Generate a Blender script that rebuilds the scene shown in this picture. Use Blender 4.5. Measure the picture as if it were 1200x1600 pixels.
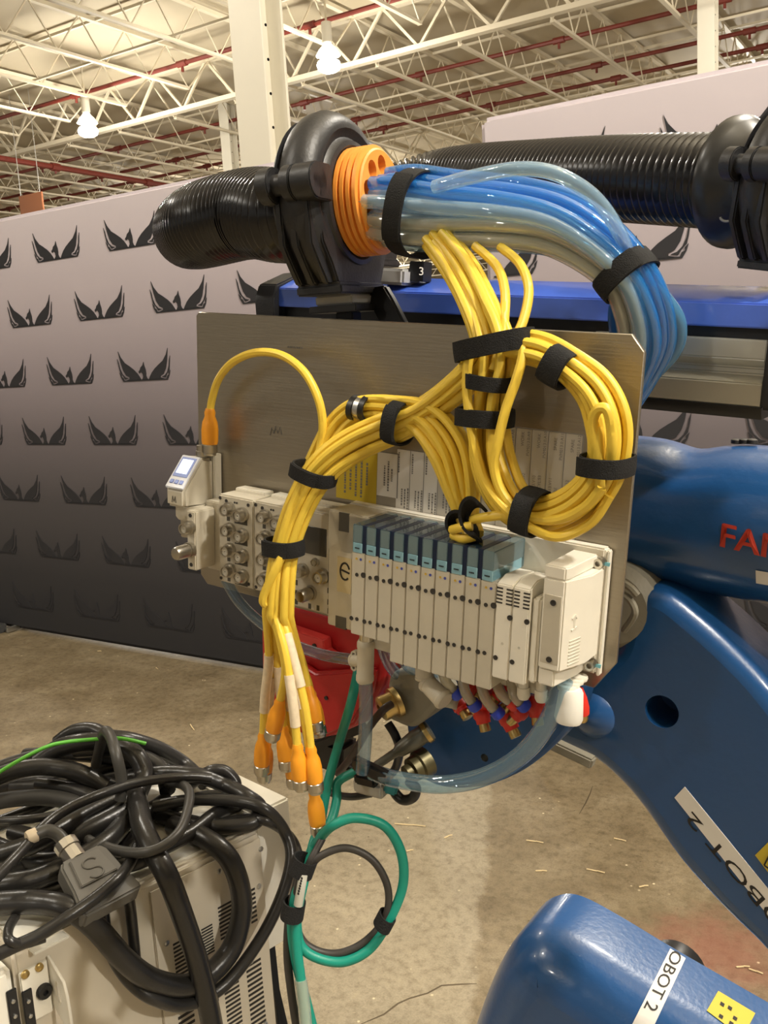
import bpy, bmesh, math, random
from mathutils import Vector, Matrix, geometry
import numpy as np

for o in list(bpy.data.objects):
    bpy.data.objects.remove(o)
SC = bpy.context.scene
COL = SC.collection
random.seed(7)

# ------------------------------------------------------------------ camera
F, CX, CY, CAMH = 1450.0, 600.0, 800.0, 1.5       # focal length and centre for a 1200x1600 frame


def nz(v):
    v = np.array(v, float)
    return v / np.linalg.norm(v)


DN = nz((87, 1450, 245))                          # world down, in camera axes (x right, y down, z forward)
XW = np.array((2300, 120, -1450.0))
XW = nz(XW - DN * (XW @ DN))                      # world X runs along the booth walls
YW = np.cross(-DN, XW)                            # world Y runs away from the camera


def w_dir(c):
    return Vector((float(c @ XW), float(c @ YW), float(-(c @ DN))))


def w_pt(c):
    return w_dir(c) + Vector((0, 0, CAMH))


def ray(px, py):
    return np.array(((px - CX) / F, (py - CY) / F, 1.0))


def at(px, py, z):
    return w_pt(ray(px, py) * z)


def on_floor(px, py, h=0.0):
    r = ray(px, py)
    return w_pt(r * ((CAMH - h) / (r @ DN)))


def on_wall(px, py, y):
    r = ray(px, py)
    return w_pt(r * (y / (r @ YW)))


cam_d = bpy.data.cameras.new('camera')
cam = bpy.data.objects.new('camera', cam_d)
COL.objects.link(cam)
cam_d.sensor_width = 36.0
cam_d.lens = F / 1600.0 * 36.0
cam_d.clip_start, cam_d.clip_end = 0.02, 300
right, up, back = w_dir(np.array((1., 0, 0))), w_dir(np.array((0, -1., 0))), w_dir(np.array((0, 0, -1.)))
M = Matrix.Identity(4)
for i, a in enumerate((right, up, back)):
    M.col[i][:3] = a
M.col[3][:3] = (0, 0, CAMH)
cam.matrix_world = M
SC.camera = cam
CAMR, CAMU = right, up

# ------------------------------------------------------------------ light and exposure
SC.view_settings.view_transform = 'Standard'
SC.view_settings.look = 'None'
SC.view_settings.exposure = 0.22
SC.view_settings.gamma = 1.0
SC.view_settings.use_curve_mapping = False
world = bpy.data.worlds.new('hall_air')
SC.world = world
world.use_nodes = True
bg = world.node_tree.nodes['Background']
bg.inputs['Color'].default_value = (1.0, 0.94, 0.84, 1)
bg.inputs['Strength'].default_value = 0.30


def lamp(name, loc, power, radius, color=(1.0, 0.935, 0.825), spot=None, target=None):
    ld = bpy.data.lights.new(name, 'SPOT' if spot else 'POINT')
    ld.energy = power
    ld.color = color
    ld.shadow_soft_size = radius
    lo = bpy.data.objects.new(name, ld)
    lo.location = loc
    if spot:
        ld.spot_size = spot
        ld.spot_blend = 0.6
        lo.rotation_euler = (Vector(target) - Vector(loc)).to_track_quat('-Z', 'Y').to_euler()
    COL.objects.link(lo)
    return lo


# high-bay lamps of the hall around and behind the camera (unseen; some added to brighten the roof deck and the robot's lower arm)
for lx, ly, lp in ((3.3, 0.7, 1150), (-3.6, -2.4, 330), (-7.5, 4.5, 330), (0.5, 5.6, 620), (7.6, -0.9, 1250), (-2.5, -10, 300), (-10, -4, 300), (-14, 14, 150), (-2, 16, 300), (-26, 14, 260), (-20, 28, 1250), (-6, 30, 1250), (8, 28, 900), (-34, 32, 1400), (-14, 46, 2000), (4, 48, 1500), (-34, 50, 2000)):
    lamp('hall_light', (lx, ly, 6.3), lp, 0.16)

# ------------------------------------------------------------------ materials
MATS = {}


def mat(name, color, rough=0.5, metal=0.0, bump=0.0, scale=60.0, var=0.0, coat=0.0, emit=None, estr=0.0, spec=0.5, stretch=None):
    if name in MATS:
        return MATS[name]
    m = bpy.data.materials.new(name)
    m.use_nodes = True
    nt = m.node_tree
    b = nt.nodes['Principled BSDF']
    b.inputs['Base Color'].default_value = (*color, 1)
    b.inputs['Roughness'].default_value = rough
    b.inputs['Metallic'].default_value = metal
    b.inputs['Coat Weight'].default_value = coat
    b.inputs['Coat Roughness'].default_value = 0.08
    b.inputs['Specular IOR Level'].default_value = spec
    if emit:
        b.inputs['Emission Color'].default_value = (*emit, 1)
        b.inputs['Emission Strength'].default_value = estr
    if bump or var:
        tc = nt.nodes.new('ShaderNodeTexCoord')
        no = nt.nodes.new('ShaderNodeTexNoise')
        no.inputs['Scale'].default_value = scale
        no.inputs['Detail'].default_value = 6
        if stretch:
            mp = nt.nodes.new('ShaderNodeMapping')
            mp.inputs['Scale'].default_value = stretch
            nt.links.new(tc.outputs['Object'], mp.inputs['Vector'])
            nt.links.new(mp.outputs['Vector'], no.inputs['Vector'])
        else:
            nt.links.new(tc.outputs['Object'], no.inputs['Vector'])
        if var:
            mx = nt.nodes.new('ShaderNodeMix')
            mx.data_type = 'RGBA'
            mx.inputs['A'].default_value = (*[c * (1 - var) for c in color], 1)
            mx.inputs['B'].default_value = (*[min(1, c * (1 + var)) for c in color], 1)
            nt.links.new(no.outputs['Fac'], mx.inputs['Factor'])
            nt.links.new(mx.outputs['Result'], b.inputs['Base Color'])
        if bump:
            bp = nt.nodes.new('ShaderNodeBump')
            bp.inputs['Strength'].default_value = bump
            bp.inputs['Distance'].default_value = 0.01
            nt.links.new(no.outputs['Fac'], bp.inputs['Height'])
            nt.links.new(bp.outputs['Normal'], b.inputs['Normal'])
    MATS[name] = m
    return m


def clear_mat(name, tint, body, solid=0.3, rough=0.035):
    """clear plastic: tinted see-through with a thin solid body and a glossy skin"""
    m = bpy.data.materials.new(name)
    m.use_nodes = True
    nt = m.node_tree
    nt.nodes.clear()
    out = nt.nodes.new('ShaderNodeOutputMaterial')
    tr = nt.nodes.new('ShaderNodeBsdfTransparent')
    tr.inputs['Color'].default_value = (*tint, 1)
    pr = nt.nodes.new('ShaderNodeBsdfPrincipled')
    pr.inputs['Base Color'].default_value = (*body, 1)
    pr.inputs['Roughness'].default_value = rough
    mx = nt.nodes.new('ShaderNodeMixShader')
    mx.inputs[0].default_value = solid
    nt.links.new(tr.outputs[0], mx.inputs[1])
    nt.links.new(pr.outputs[0], mx.inputs[2])
    gl = nt.nodes.new('ShaderNodeBsdfGlossy')
    gl.inputs['Roughness'].default_value = rough
    fr = nt.nodes.new('ShaderNodeLayerWeight')
    fr.inputs['Blend'].default_value = 0.5
    pw = nt.nodes.new('ShaderNodeMath')
    pw.operation = 'POWER'
    pw.inputs[1].default_value = 3.0
    mr = nt.nodes.new('ShaderNodeMapRange')
    mr.inputs['To Min'].default_value = 0.10
    mr.inputs['To Max'].default_value = 0.70
    nt.links.new(fr.outputs['Facing'], pw.inputs[0])
    nt.links.new(pw.outputs[0], mr.inputs['Value'])
    tc = nt.nodes.new('ShaderNodeTexCoord')
    no = nt.nodes.new('ShaderNodeTexNoise')
    no.inputs['Scale'].default_value = 55
    nt.links.new(tc.outputs['Object'], no.inputs['Vector'])
    bp = nt.nodes.new('ShaderNodeBump')
    bp.inputs['Strength'].default_value = 0.12
    bp.inputs['Distance'].default_value = 0.01
    nt.links.new(no.outputs['Fac'], bp.inputs['Height'])
    nt.links.new(bp.outputs['Normal'], gl.inputs['Normal'])
    nt.links.new(bp.outputs['Normal'], fr.inputs['Normal'])
    m2 = nt.nodes.new('ShaderNodeMixShader')
    nt.links.new(mr.outputs[0], m2.inputs[0])
    nt.links.new(mx.outputs[0], m2.inputs[1])
    nt.links.new(gl.outputs[0], m2.inputs[2])
    nt.links.new(m2.outputs[0], out.inputs[0])
    MATS[name] = m
    return m


BLACK = mat('black_rubber', (0.012, 0.012, 0.013), 0.38)
HOSE = mat('hose_black', (0.010, 0.010, 0.012), 0.22)
PLASTIC = mat('black_plastic', (0.018, 0.018, 0.020), 0.42, bump=0.06, scale=300)
VELCRO = mat('velcro', (0.0045, 0.0045, 0.005), 0.85, bump=0.4, scale=900)
YEL = mat('yellow_jacket', (0.80, 0.56, 0.06), 0.42, var=0.10, scale=30)
ORANGE = mat('orange_plastic', (0.86, 0.34, 0.018), 0.42)
ORING = mat('orange_insert', (0.88, 0.33, 0.05), 0.48)
CHROME = mat('nickel', (0.55, 0.52, 0.46), 0.28, 1.0)
BRASS = mat('brass', (0.55, 0.40, 0.16), 0.32, 1.0)
STEEL = mat('steel', (0.60, 0.60, 0.58), 0.35, 1.0)
ALU = mat('brushed_plate', (0.34, 0.30, 0.235), 0.36, 0.80, bump=0.05, scale=8, var=0.10, stretch=(3, 60, 3))
ALUE = mat('plate_edge', (0.75, 0.74, 0.72), 0.3, 1.0)
PROFILE = mat('aluminium_profile', (0.50, 0.50, 0.46), 0.42, 0.75)
BEIGE = mat('beige_plastic', (0.53, 0.485, 0.39), 0.5, var=0.07, scale=90, bump=0.05)
CREAM = mat('cream_plastic', (0.78, 0.74, 0.64), 0.45, var=0.04, scale=60)
GREYP = mat('dark_window', (0.07, 0.065, 0.055), 0.25)
DARK = mat('dark_hole', (0.03, 0.026, 0.022), 0.6)
SOCK = mat('socket_face', (0.50, 0.47, 0.40), 0.5)
SCREEN = mat('lit_screen', (0.8, 0.85, 0.95), 0.3, emit=(0.80, 0.88, 1.0), estr=0.75)
SCRB = mat('screen_frame', (0.28, 0.36, 0.72), 0.35)
WHITE = mat('white_sticker', (0.80, 0.77, 0.72), 0.5)
SLEEVE = mat('marker_sleeve', (0.74, 0.62, 0.44), 0.55, var=0.22, scale=140)
INK = mat('ink', (0.015, 0.013, 0.012), 0.6)
PENCIL = mat('pencil', (0.12, 0.11, 0.095), 0.6)
GREYINK = mat('grey_print', (0.20, 0.19, 0.18), 0.6)
SILVERLAB = mat('silver_label', (0.55, 0.52, 0.46), 0.45, 0.2)
YLAB = mat('yellow_label', (0.62, 0.46, 0.03), 0.5)
YSTICK = mat('yellow_sticker', (0.58, 0.45, 0.035), 0.45)
SOL = mat('solenoid_grey', (0.24, 0.25, 0.24), 0.3)
NAVY = mat('navy_gap', (0.006, 0.016, 0.05), 0.3)
LBLUE = mat('pale_blue_band', (0.42, 0.62, 0.68), 0.4)
COVERB = clear_mat('clear_blue_cover', (0.80, 0.92, 0.97), (0.25, 0.48, 0.58), 0.12)
T_CLEAR = clear_mat('tube_clear', (0.94, 0.94, 0.90), (0.82, 0.84, 0.74), 0.34)
T_BLUE = clear_mat('tube_blue', (0.55, 0.80, 1.0), (0.04, 0.34, 0.90), 0.38)
T_PALE = clear_mat('tube_pale_blue', (0.80, 0.92, 1.0), (0.50, 0.76, 0.98), 0.34)
T_SMOKE = clear_mat('tube_smoke', (0.74, 0.84, 0.92), (0.16, 0.26, 0.36), 0.26)
T_LOOP = clear_mat('tube_loop', (0.70, 0.85, 0.94), (0.34, 0.55, 0.72), 0.20)
ROBO = mat('robot_blue', (0.012, 0.076, 0.235), 0.30, coat=0.35, bump=0.05, scale=120)
RAILB = mat('rail_blue', (0.07, 0.16, 0.72), 0.28, coat=0.8, var=0.25, scale=14)
RED = mat('motor_red', (0.46, 0.015, 0.016), 0.36, bump=0.04, scale=200)
REDB = mat('bright_red', (0.62, 0.026, 0.014), 0.4)
REDFONT = mat('letter_red', (0.50, 0.04, 0.02), 0.45)
RELB = mat('collet_blue', (0.02, 0.05, 0.50), 0.4)
CAST = mat('cast_grey', (0.24, 0.22, 0.17), 0.5, bump=0.12, scale=80)
TEAL = mat('teal_jacket', (0.008, 0.27, 0.20), 0.42)
GREYC = mat('grey_jacket', (0.045, 0.04, 0.036), 0.5)
BCAB = mat('black_cable', (0.020, 0.019, 0.018), 0.30, bump=0.05, scale=200)
GCAB = mat('grey_cable', (0.055, 0.053, 0.048), 0.42)
GREEN = mat('green_wire', (0.12, 0.50, 0.05), 0.4)
CAB = mat('cabinet_paint', (0.66, 0.60, 0.49), 0.42, var=0.05, scale=12)
CABW = mat('cabinet_top', (0.80, 0.77, 0.68), 0.4)
PLUGG = mat('plug_grey', (0.13, 0.125, 0.112), 0.5)
ROOFW = mat('roof_paint', (0.68, 0.61, 0.46), 0.6)
DECK = mat('deck_paint', (0.50, 0.435, 0.31), 0.75, var=0.06, scale=0.8)
RPIPE = mat('pipe_red', (0.17, 0.028, 0.018), 0.5)
COLM = mat('column_paint', (0.70, 0.66, 0.55), 0.55, var=0.04, scale=3)
STRAW = mat('straw', (0.72, 0.58, 0.34), 0.7)
BULB = mat('bulb', (1, 1, 1), 0.3, emit=(1.0, 0.93, 0.80), estr=30)

# ------------------------------------------------------------------ mesh builder


class MB:
    def __init__(s, frame=None):
        s.v, s.f, s.M = [], [], frame

    def P(s, p):
        p = Vector(p)
        return s.M @ p if s.M is not None else p

    def raw(s, vs, fs):
        k = len(s.v)
        s.v += [s.P(p) for p in vs]
        s.f += [tuple(i + k for i in f) for f in fs]
        return s

    def box(s, a0, a1, b0, b1, c0, c1, taper=0.0):
        t = taper
        vs = [(a0, b0, c0), (a1, b0, c0), (a1, b1, c0), (a0, b1, c0), (a0 + t, b0 + t, c1), (a1 - t, b0 + t, c1), (a1 - t, b1 - t, c1), (a0 + t, b1 - t, c1)]
        return s.raw(vs, [(3, 2, 1, 0), (4, 5, 6, 7), (0, 1, 5, 4), (1, 2, 6, 5), (2, 3, 7, 6), (3, 0, 4, 7)])

    def beam(s, p0, p1, wx, wz, upv=(0, 0, 1)):
        p0, p1 = s.P(p0), s.P(p1)
        d = (p1 - p0).normalized()
        sx = d.cross(Vector(upv))
        sx = sx.normalized() if sx.length > 1e-6 else Vector((1, 0, 0))
        sz = sx.cross(d)
        k = len(s.v)
        for p in (p0, p1):
            for a, b in ((-1, -1), (1, -1), (1, 1), (-1, 1)):
                s.v.append(p + sx * a * wx / 2 + sz * b * wz / 2)
        s.f += [tuple(i + k for i in f) for f in ((3, 2, 1, 0), (4, 5, 6, 7), (0, 1, 5, 4), (1, 2, 6, 5), (2, 3, 7, 6), (3, 0, 4, 7))]
        return s

    def loft(s, rings, closed=True, caps=True):
        k, n = len(s.v), len(rings[0])
        for r in rings:
            s.v += [s.P(p) for p in r]
        for i in range(len(rings) - 1):
            for j in range(n if closed else n - 1):
                a, b = k + i * n + j, k + i * n + (j + 1) % n
                s.f.append((a, b, b + n, a + n))
        if caps:
            s.f.append(tuple(range(k + n - 1, k - 1, -1)))
            s.f.append(tuple(range(k + (len(rings) - 1) * n, k + len(rings) * n)))
        return s

    def lathe(s, p0, axis, prof, n=20, caps=True):
        """prof: list of (distance along axis, radius)"""
        p0, a = Vector(p0), Vector(axis).normalized()
        u = a.orthogonal().normalized()
        w = a.cross(u)
        rings = [[p0 + a * t + (u * math.cos(2 * math.pi * j / n) + w * math.sin(2 * math.pi * j / n)) * max(r, 1e-5) for j in range(n)] for t, r in prof]
        return s.loft(rings, True, caps)

    def cyl(s, p0, p1, r, r1=None, n=16):
        p0, p1 = Vector(p0), Vector(p1)
        return s.lathe(p0, p1 - p0, [(0, r), ((p1 - p0).length, r if r1 is None else r1)], n)

    def tube(s, pts, r, n=10, caps=True, radii=None):
        """sweep a circle along points, minimal twist"""
        pts = [s.P(p) for p in pts]
        M0, s.M = s.M, None
        rings, u = [], None
        for i, p in enumerate(pts):
            d = (pts[min(i + 1, len(pts) - 1)] - pts[max(i - 1, 0)])
            d = d.normalized() if d.length > 1e-9 else Vector((0, 0, 1))
            if u is None:
                u = d.orthogonal().normalized()
            u = (u - d * u.dot(d))
            u = u.normalized() if u.length > 1e-6 else d.orthogonal().normalized()
            w = d.cross(u)
            rr = radii[i] if radii else r
            rings.append([p + (u * math.cos(2 * math.pi * j / n) + w * math.sin(2 * math.pi * j / n)) * rr for j in range(n)])
        s.loft(rings, True, caps)
        s.M = M0
        return s

    def poly(s, loops, to3, back=None):
        """flat face of 2D loops (outer first, then holes) through to3; with back(p2) a thickness"""
        loops = [[Vector((a, b, 0)) for a, b in lp] for lp in loops]
        tris = geometry.tessellate_polygon(loops)
        flat = [p for lp in loops for p in lp]
        k = len(s.v)
        s.v += [s.P(to3(p.x, p.y)) for p in flat]
        s.f += [tuple(k + i for i in t) for t in tris]
        if back:
            k2 = len(s.v)
            s.v += [s.P(back(p.x, p.y)) for p in flat]
            s.f += [tuple(k2 + i for i in reversed(t)) for t in tris]
            o = 0
            for lp in loops:
                n = len(lp)
                for j in range(n):
                    a, b = o + j, o + (j + 1) % n
                    s.f.append((k + a, k + b, k2 + b, k2 + a))
                o += n
        return s

    def build(s, name, m, parent=None, bev=0.0, seg=2, angle=40, smooth=True, kind=None, double=True):
        me = bpy.data.meshes.new(name)
        o = bpy.data.objects.new(name, me)
        COL.objects.link(o)
        if parent is not None:
            inv = world_of(parent).inverted()
            o.parent = parent
        else:
            xs = [p.x for p in s.v]
            ys = [p.y for p in s.v]
            zs = [p.z for p in s.v]
            c = Vector(((min(xs) + max(xs)) / 2, (min(ys) + max(ys)) / 2, min(zs)))
            o.location = c
            inv = Matrix.Translation(-c)
        me.from_pydata([tuple(inv @ p) for p in s.v], [], s.f)
        bm = bmesh.new()
        bm.from_mesh(me)
        if double:
            bmesh.ops.recalc_face_normals(bm, faces=bm.faces)
        if bev:
            es = [e for e in bm.edges if len(e.link_faces) == 2 and e.calc_face_angle(0) > math.radians(35)]
            bmesh.ops.bevel(bm, geom=es, offset=bev, segments=seg, affect='EDGES', clamp_overlap=True)
        bm.to_mesh(me)
        bm.free()
        if smooth:
            me.shade_smooth()
            me.set_sharp_from_angle(angle=math.radians(angle))
        for mm in (m if isinstance(m, (list, tuple)) else [m]):
            me.materials.append(mm)
        if kind:
            o['kind'] = kind
        return o


def world_of(o):
    m = o.matrix_basis.copy()
    while o.parent:
        o = o.parent
        m = o.matrix_basis @ m
    return m


def tag(o, label, cat, group=None):
    o['label'] = label
    o['category'] = cat
    if group:
        o['group'] = group
    return o


def thing(name, label, cat, loc=(0, 0, 0), frame=None, group=None):
    o = bpy.data.objects.new(name, None)
    o.empty_display_size = 0.05
    COL.objects.link(o)
    if frame is not None:
        o.matrix_basis = frame
    else:
        o.location = loc
    return tag(o, label, cat, group)


def dup(o, shift=None, parent=None):
    c = o.copy()
    COL.objects.link(c)
    if parent:
        c.parent = parent
    if shift is not None:
        c.location = c.location + Vector(shift)
    for ch in list(o.children):
        dup(ch, None, c)
    return c


def crom(pts, k=7):
    """smooth curve through points"""
    pts = [Vector(p) for p in pts]
    if len(pts) < 3:
        return pts
    out = []
    n = len(pts)
    for i in range(n - 1):
        p0, p1, p2, p3 = pts[max(i - 1, 0)], pts[i], pts[i + 1], pts[min(i + 2, n - 1)]
        for j in range(k):
            t = j / k
            out.append(0.5 * ((2 * p1) + (p2 - p0) * t + (2 * p0 - 5 * p1 + 4 * p2 - p3) * t * t + (3 * p1 - p0 - 3 * p2 + p3) * t ** 3))
    out.append(pts[-1])
    return out


def text_geo(body, size):
    cu = bpy.data.curves.new('txt', 'FONT')
    cu.body = body
    cu.size = size
    cu.resolution_u = 3
    ob = bpy.data.objects.new('txt', cu)
    COL.objects.link(ob)
    dg = bpy.context.evaluated_depsgraph_get()
    me = bpy.data.meshes.new_from_object(ob.evaluated_get(dg))
    vs = [(v.co.x, v.co.y) for v in me.vertices]
    fs = [tuple(p.vertices) for p in me.polygons]
    bpy.data.objects.remove(ob)
    bpy.data.curves.remove(cu)
    bpy.data.meshes.remove(me)
    return vs, fs


def text(mb, body, size, org, xd, yd, stretch=1.0, centre=False):
    vs, fs = text_geo(body, size)
    if not vs:
        return
    x0, x1 = min(v[0] for v in vs), max(v[0] for v in vs)
    off = (x0 + x1) / 2 if centre else x0
    org, xd, yd = Vector(org), Vector(xd), Vector(yd)
    mb.raw([org + xd * ((x - off) * stretch) + yd * y for x, y in vs], fs)


# plate frame: u right along the plate, v down, w out towards the camera (metres)
EX = nz((2218, 411, -1450))
EY = np.array((-145, 6200, 1450.0))
EY = nz(EY - EX * (EY @ EX))
EN = np.cross(EY, EX)
if EN[2] > 0:
    EN = -EN
ORG = np.array(((650 - CX) / F * .9, (770 - CY) / F * .9, .9))
U3, V3, N3 = w_dir(EX), w_dir(EY), w_dir(EN)
O3 = w_pt(ORG)
PM = Matrix.Identity(4)
for i, a in enumerate((U3, V3, N3)):
    PM.col[i][:3] = a
PM.col[3][:3] = O3
RM = PM.copy()                                    # right-handed frame for the Empties on the plate
RM.col[1][:3] = -V3


def uv(px, py, w=0.0):
    r = ray(px, py)
    o = ORG + w * EN
    p = r * ((o @ EN) / (r @ EN)) - o
    return float(p @ EX), float(p @ EY)


def PL(px, py, w=0.0):
    u, v = uv(px, py, w)
    return O3 + U3 * u + V3 * v + N3 * w


def plpath(pts, k=7):
    return crom([PL(*p) for p in pts], k)


def slab(name, loops, w0, w1, r, m, parent=None, seg=4, holes=(), frame=None, to3=None):
    """rounded plate: outline points on plane w0 (front), w1 (back), front edge rounded by r.
    loops in plate uv; rounding rings are offset inwards along the outline's normals"""
    out = [Vector((a, b)) for a, b in loops]
    area = sum(out[i].x * out[(i + 1) % len(out)].y - out[(i + 1) % len(out)].x * out[i].y for i in range(len(out)))
    if area < 0:
        out.reverse()
    n = len(out)
    nor = []
    for i in range(n):
        d = (out[(i + 1) % n] - out[i - 1]).normalized()
        nor.append(Vector((-d.y, d.x)))
    mb = MB(PM)
    if to3 is None:
        to3 = lambda a, b, w: (a, b, w)
    rings = [[to3(p.x, p.y, w1) for p in out]]
    for k in range(seg + 1):
        t = k / seg * math.pi / 2
        off, ww = r * (1 - math.cos(t)), w0 - r * (1 - math.sin(t))
        rings.append([to3((p + q * off).x, (p + q * off).y, ww) for p, q in zip(out, nor)])
    mb.loft(rings, True, False)
    face = [(p + q * r) for p, q in zip(out, nor)]
    mb.poly([[(p.x, p.y) for p in face]] + [list(h) for h in holes], lambda a, b: to3(a, b, w0))
    mb.poly([[(p.x, p.y) for p in out]], lambda a, b: to3(a, b, w1))
    o = mb.build(name, m, parent, angle=50)
    return o


def smooth2(pts, k=5):
    """closed smooth 2D outline"""
    n = len(pts)
    out = []
    P = [Vector(p) for p in pts]
    for i in range(n):
        p0, p1, p2, p3 = P[i - 1], P[i], P[(i + 1) % n], P[(i + 2) % n]
        for j in range(k):
            t = j / k
            q = 0.5 * ((2 * p1) + (p2 - p0) * t + (2 * p0 - 5 * p1 + 4 * p2 - p3) * t * t + (3 * p1 - p0 - 3 * p2 + p3) * t ** 3)
            out.append((q.x, q.y))
    return out

# ------------------------------------------------------------------ floor
def floor_mat():
    m = bpy.data.materials.new('concrete')
    m.use_nodes = True
    nt = m.node_tree
    L = nt.links.new
    b = nt.nodes['Principled BSDF']
    tc = nt.nodes.new('ShaderNodeTexCoord')

    def noise(sc, det=8, rough=.6):
        n = nt.nodes.new('ShaderNodeTexNoise')
        n.inputs['Scale'].default_value = sc
        n.inputs['Detail'].default_value = det
        n.inputs['Roughness'].default_value = rough
        L(tc.outputs['Object'], n.inputs['Vector'])
        return n

    def ramp(src, stops):
        r = nt.nodes.new('ShaderNodeValToRGB')
        e = r.color_ramp.elements
        while len(e) < len(stops):
            e.new(0.5)
        for q, (p, c) in zip(e, stops):
            q.position = p
            q.color = (*c, 1)
        L(src, r.inputs['Fac'])
        return r.outputs['Color']

    def mix(kind, f, a, c):
        x = nt.nodes.new('ShaderNodeMix')
        x.data_type = 'RGBA'
        x.blend_type = kind
        if isinstance(f, float):
            x.inputs['Factor'].default_value = f
        else:
            L(f, x.inputs['Factor'])
        for s, q in (('A', a), ('B', c)):
            if isinstance(q, tuple):
                x.inputs[s].default_value = (*q, 1)
            else:
                L(q, x.inputs[s])
        return x.outputs['Result']
    base = ramp(noise(5.5).outputs['Fac'], [(0.30, (0.175, 0.137, 0.084)), (0.52, (0.235, 0.19, 0.122)), (0.72, (0.30, 0.25, 0.17))])
    fine = mix('MULTIPLY', 1.0, ramp(noise(210, 5, .75).outputs['Fac'], [(0.36, (0.80, 0.78, 0.74)), (0.60, (1.03, 1.02, 1.0))]), ramp(noise(34, 7, .72).outputs['Fac'], [(0.34, (0.66, 0.64, 0.60)), (0.52, (1, 1, 1)), (0.70, (1.12, 1.1, 1.06))]))
    col = mix('MULTIPLY', 1.0, base, fine)
    # a paler strip in the floor colour: bounded to the right by a straight, slightly ragged edge
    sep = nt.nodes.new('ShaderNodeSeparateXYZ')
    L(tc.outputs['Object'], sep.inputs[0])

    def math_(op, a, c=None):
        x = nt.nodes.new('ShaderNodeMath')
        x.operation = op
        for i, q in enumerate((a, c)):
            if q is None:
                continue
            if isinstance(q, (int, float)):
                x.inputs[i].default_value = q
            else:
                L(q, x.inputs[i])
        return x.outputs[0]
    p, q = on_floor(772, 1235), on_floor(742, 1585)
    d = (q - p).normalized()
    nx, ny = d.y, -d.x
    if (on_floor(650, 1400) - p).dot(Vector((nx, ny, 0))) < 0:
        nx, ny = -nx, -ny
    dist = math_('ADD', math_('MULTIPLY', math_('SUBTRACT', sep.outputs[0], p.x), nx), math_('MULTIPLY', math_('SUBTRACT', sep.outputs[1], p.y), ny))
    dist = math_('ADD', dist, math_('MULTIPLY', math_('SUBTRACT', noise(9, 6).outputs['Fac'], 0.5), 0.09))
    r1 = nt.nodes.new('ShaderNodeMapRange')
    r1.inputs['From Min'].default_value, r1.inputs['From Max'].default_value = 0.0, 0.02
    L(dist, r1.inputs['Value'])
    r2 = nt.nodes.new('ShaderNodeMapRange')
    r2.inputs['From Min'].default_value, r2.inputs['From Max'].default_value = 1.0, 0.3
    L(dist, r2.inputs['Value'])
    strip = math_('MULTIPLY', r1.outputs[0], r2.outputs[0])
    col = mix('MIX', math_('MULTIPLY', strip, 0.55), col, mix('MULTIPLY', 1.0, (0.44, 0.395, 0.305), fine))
    vo = nt.nodes.new('ShaderNodeTexVoronoi')
    vo.inputs['Scale'].default_value = 26
    L(tc.outputs['Object'], vo.inputs['Vector'])
    spots = ramp(vo.outputs['Distance'], [(0.05, (1, 1, 1)), (0.10, (0, 0, 0))])
    pick = ramp(noise(7, 3).outputs['Fac'], [(0.52, (0, 0, 0)), (0.60, (1, 1, 1))])
    col = mix('MIX', mix('MULTIPLY', 1.0, spots, pick), col, (0.10, 0.075, 0.045))
    vo2 = nt.nodes.new('ShaderNodeTexVoronoi')
    vo2.inputs['Scale'].default_value = 19
    L(tc.outputs['Object'], vo2.inputs['Vector'])
    sp2 = ramp(vo2.outputs['Distance'], [(0.05, (1, 1, 1)), (0.09, (0, 0, 0))])
    col = mix('MIX', mix('MULTIPLY', 1.0, sp2, ramp(noise(11, 3).outputs['Fac'], [(0.50, (0, 0, 0)), (0.58, (1, 1, 1))])), col, (0.72, 0.62, 0.42))
    # red chalky stain right of the strip
    rp = on_floor(1120, 1490)
    ds = nt.nodes.new('ShaderNodeVectorMath')
    ds.operation = 'DISTANCE'
    ds.inputs[1].default_value = rp
    L(tc.outputs['Object'], ds.inputs[0])
    st = math_('ADD', ds.outputs['Value'], math_('MULTIPLY', math_('SUBTRACT', noise(14, 5).outputs['Fac'], 0.5), 0.28))
    r3 = nt.nodes.new('ShaderNodeMapRange')
    r3.inputs['From Min'].default_value, r3.inputs['From Max'].default_value = 0.22, 0.06
    r3.inputs['To Max'].default_value = 0.38
    L(st, r3.inputs['Value'])
    col = mix('MIX', r3.outputs[0], col, (0.36, 0.10, 0.085))
    L(col, b.inputs['Base Color'])
    rr = nt.nodes.new('ShaderNodeMapRange')
    rr.inputs['To Min'].default_value, rr.inputs['To Max'].default_value = 0.36, 0.62
    L(noise(3.2).outputs['Fac'], rr.inputs['Value'])
    L(rr.outputs[0], b.inputs['Roughness'])
    bp = nt.nodes.new('ShaderNodeBump')
    bp.inputs['Strength'].default_value = 0.12
    bp.inputs['Distance'].default_value = 0.004
    L(noise(90, 6).outputs['Fac'], bp.inputs['Height'])
    L(bp.outputs['Normal'], b.inputs['Normal'])
    return m


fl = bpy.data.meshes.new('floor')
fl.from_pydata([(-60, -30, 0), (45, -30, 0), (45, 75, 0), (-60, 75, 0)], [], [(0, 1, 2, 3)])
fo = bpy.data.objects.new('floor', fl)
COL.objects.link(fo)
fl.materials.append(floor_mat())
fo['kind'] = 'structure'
fo['label'] = 'mottled brown concrete floor with a paler strip'
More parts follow.
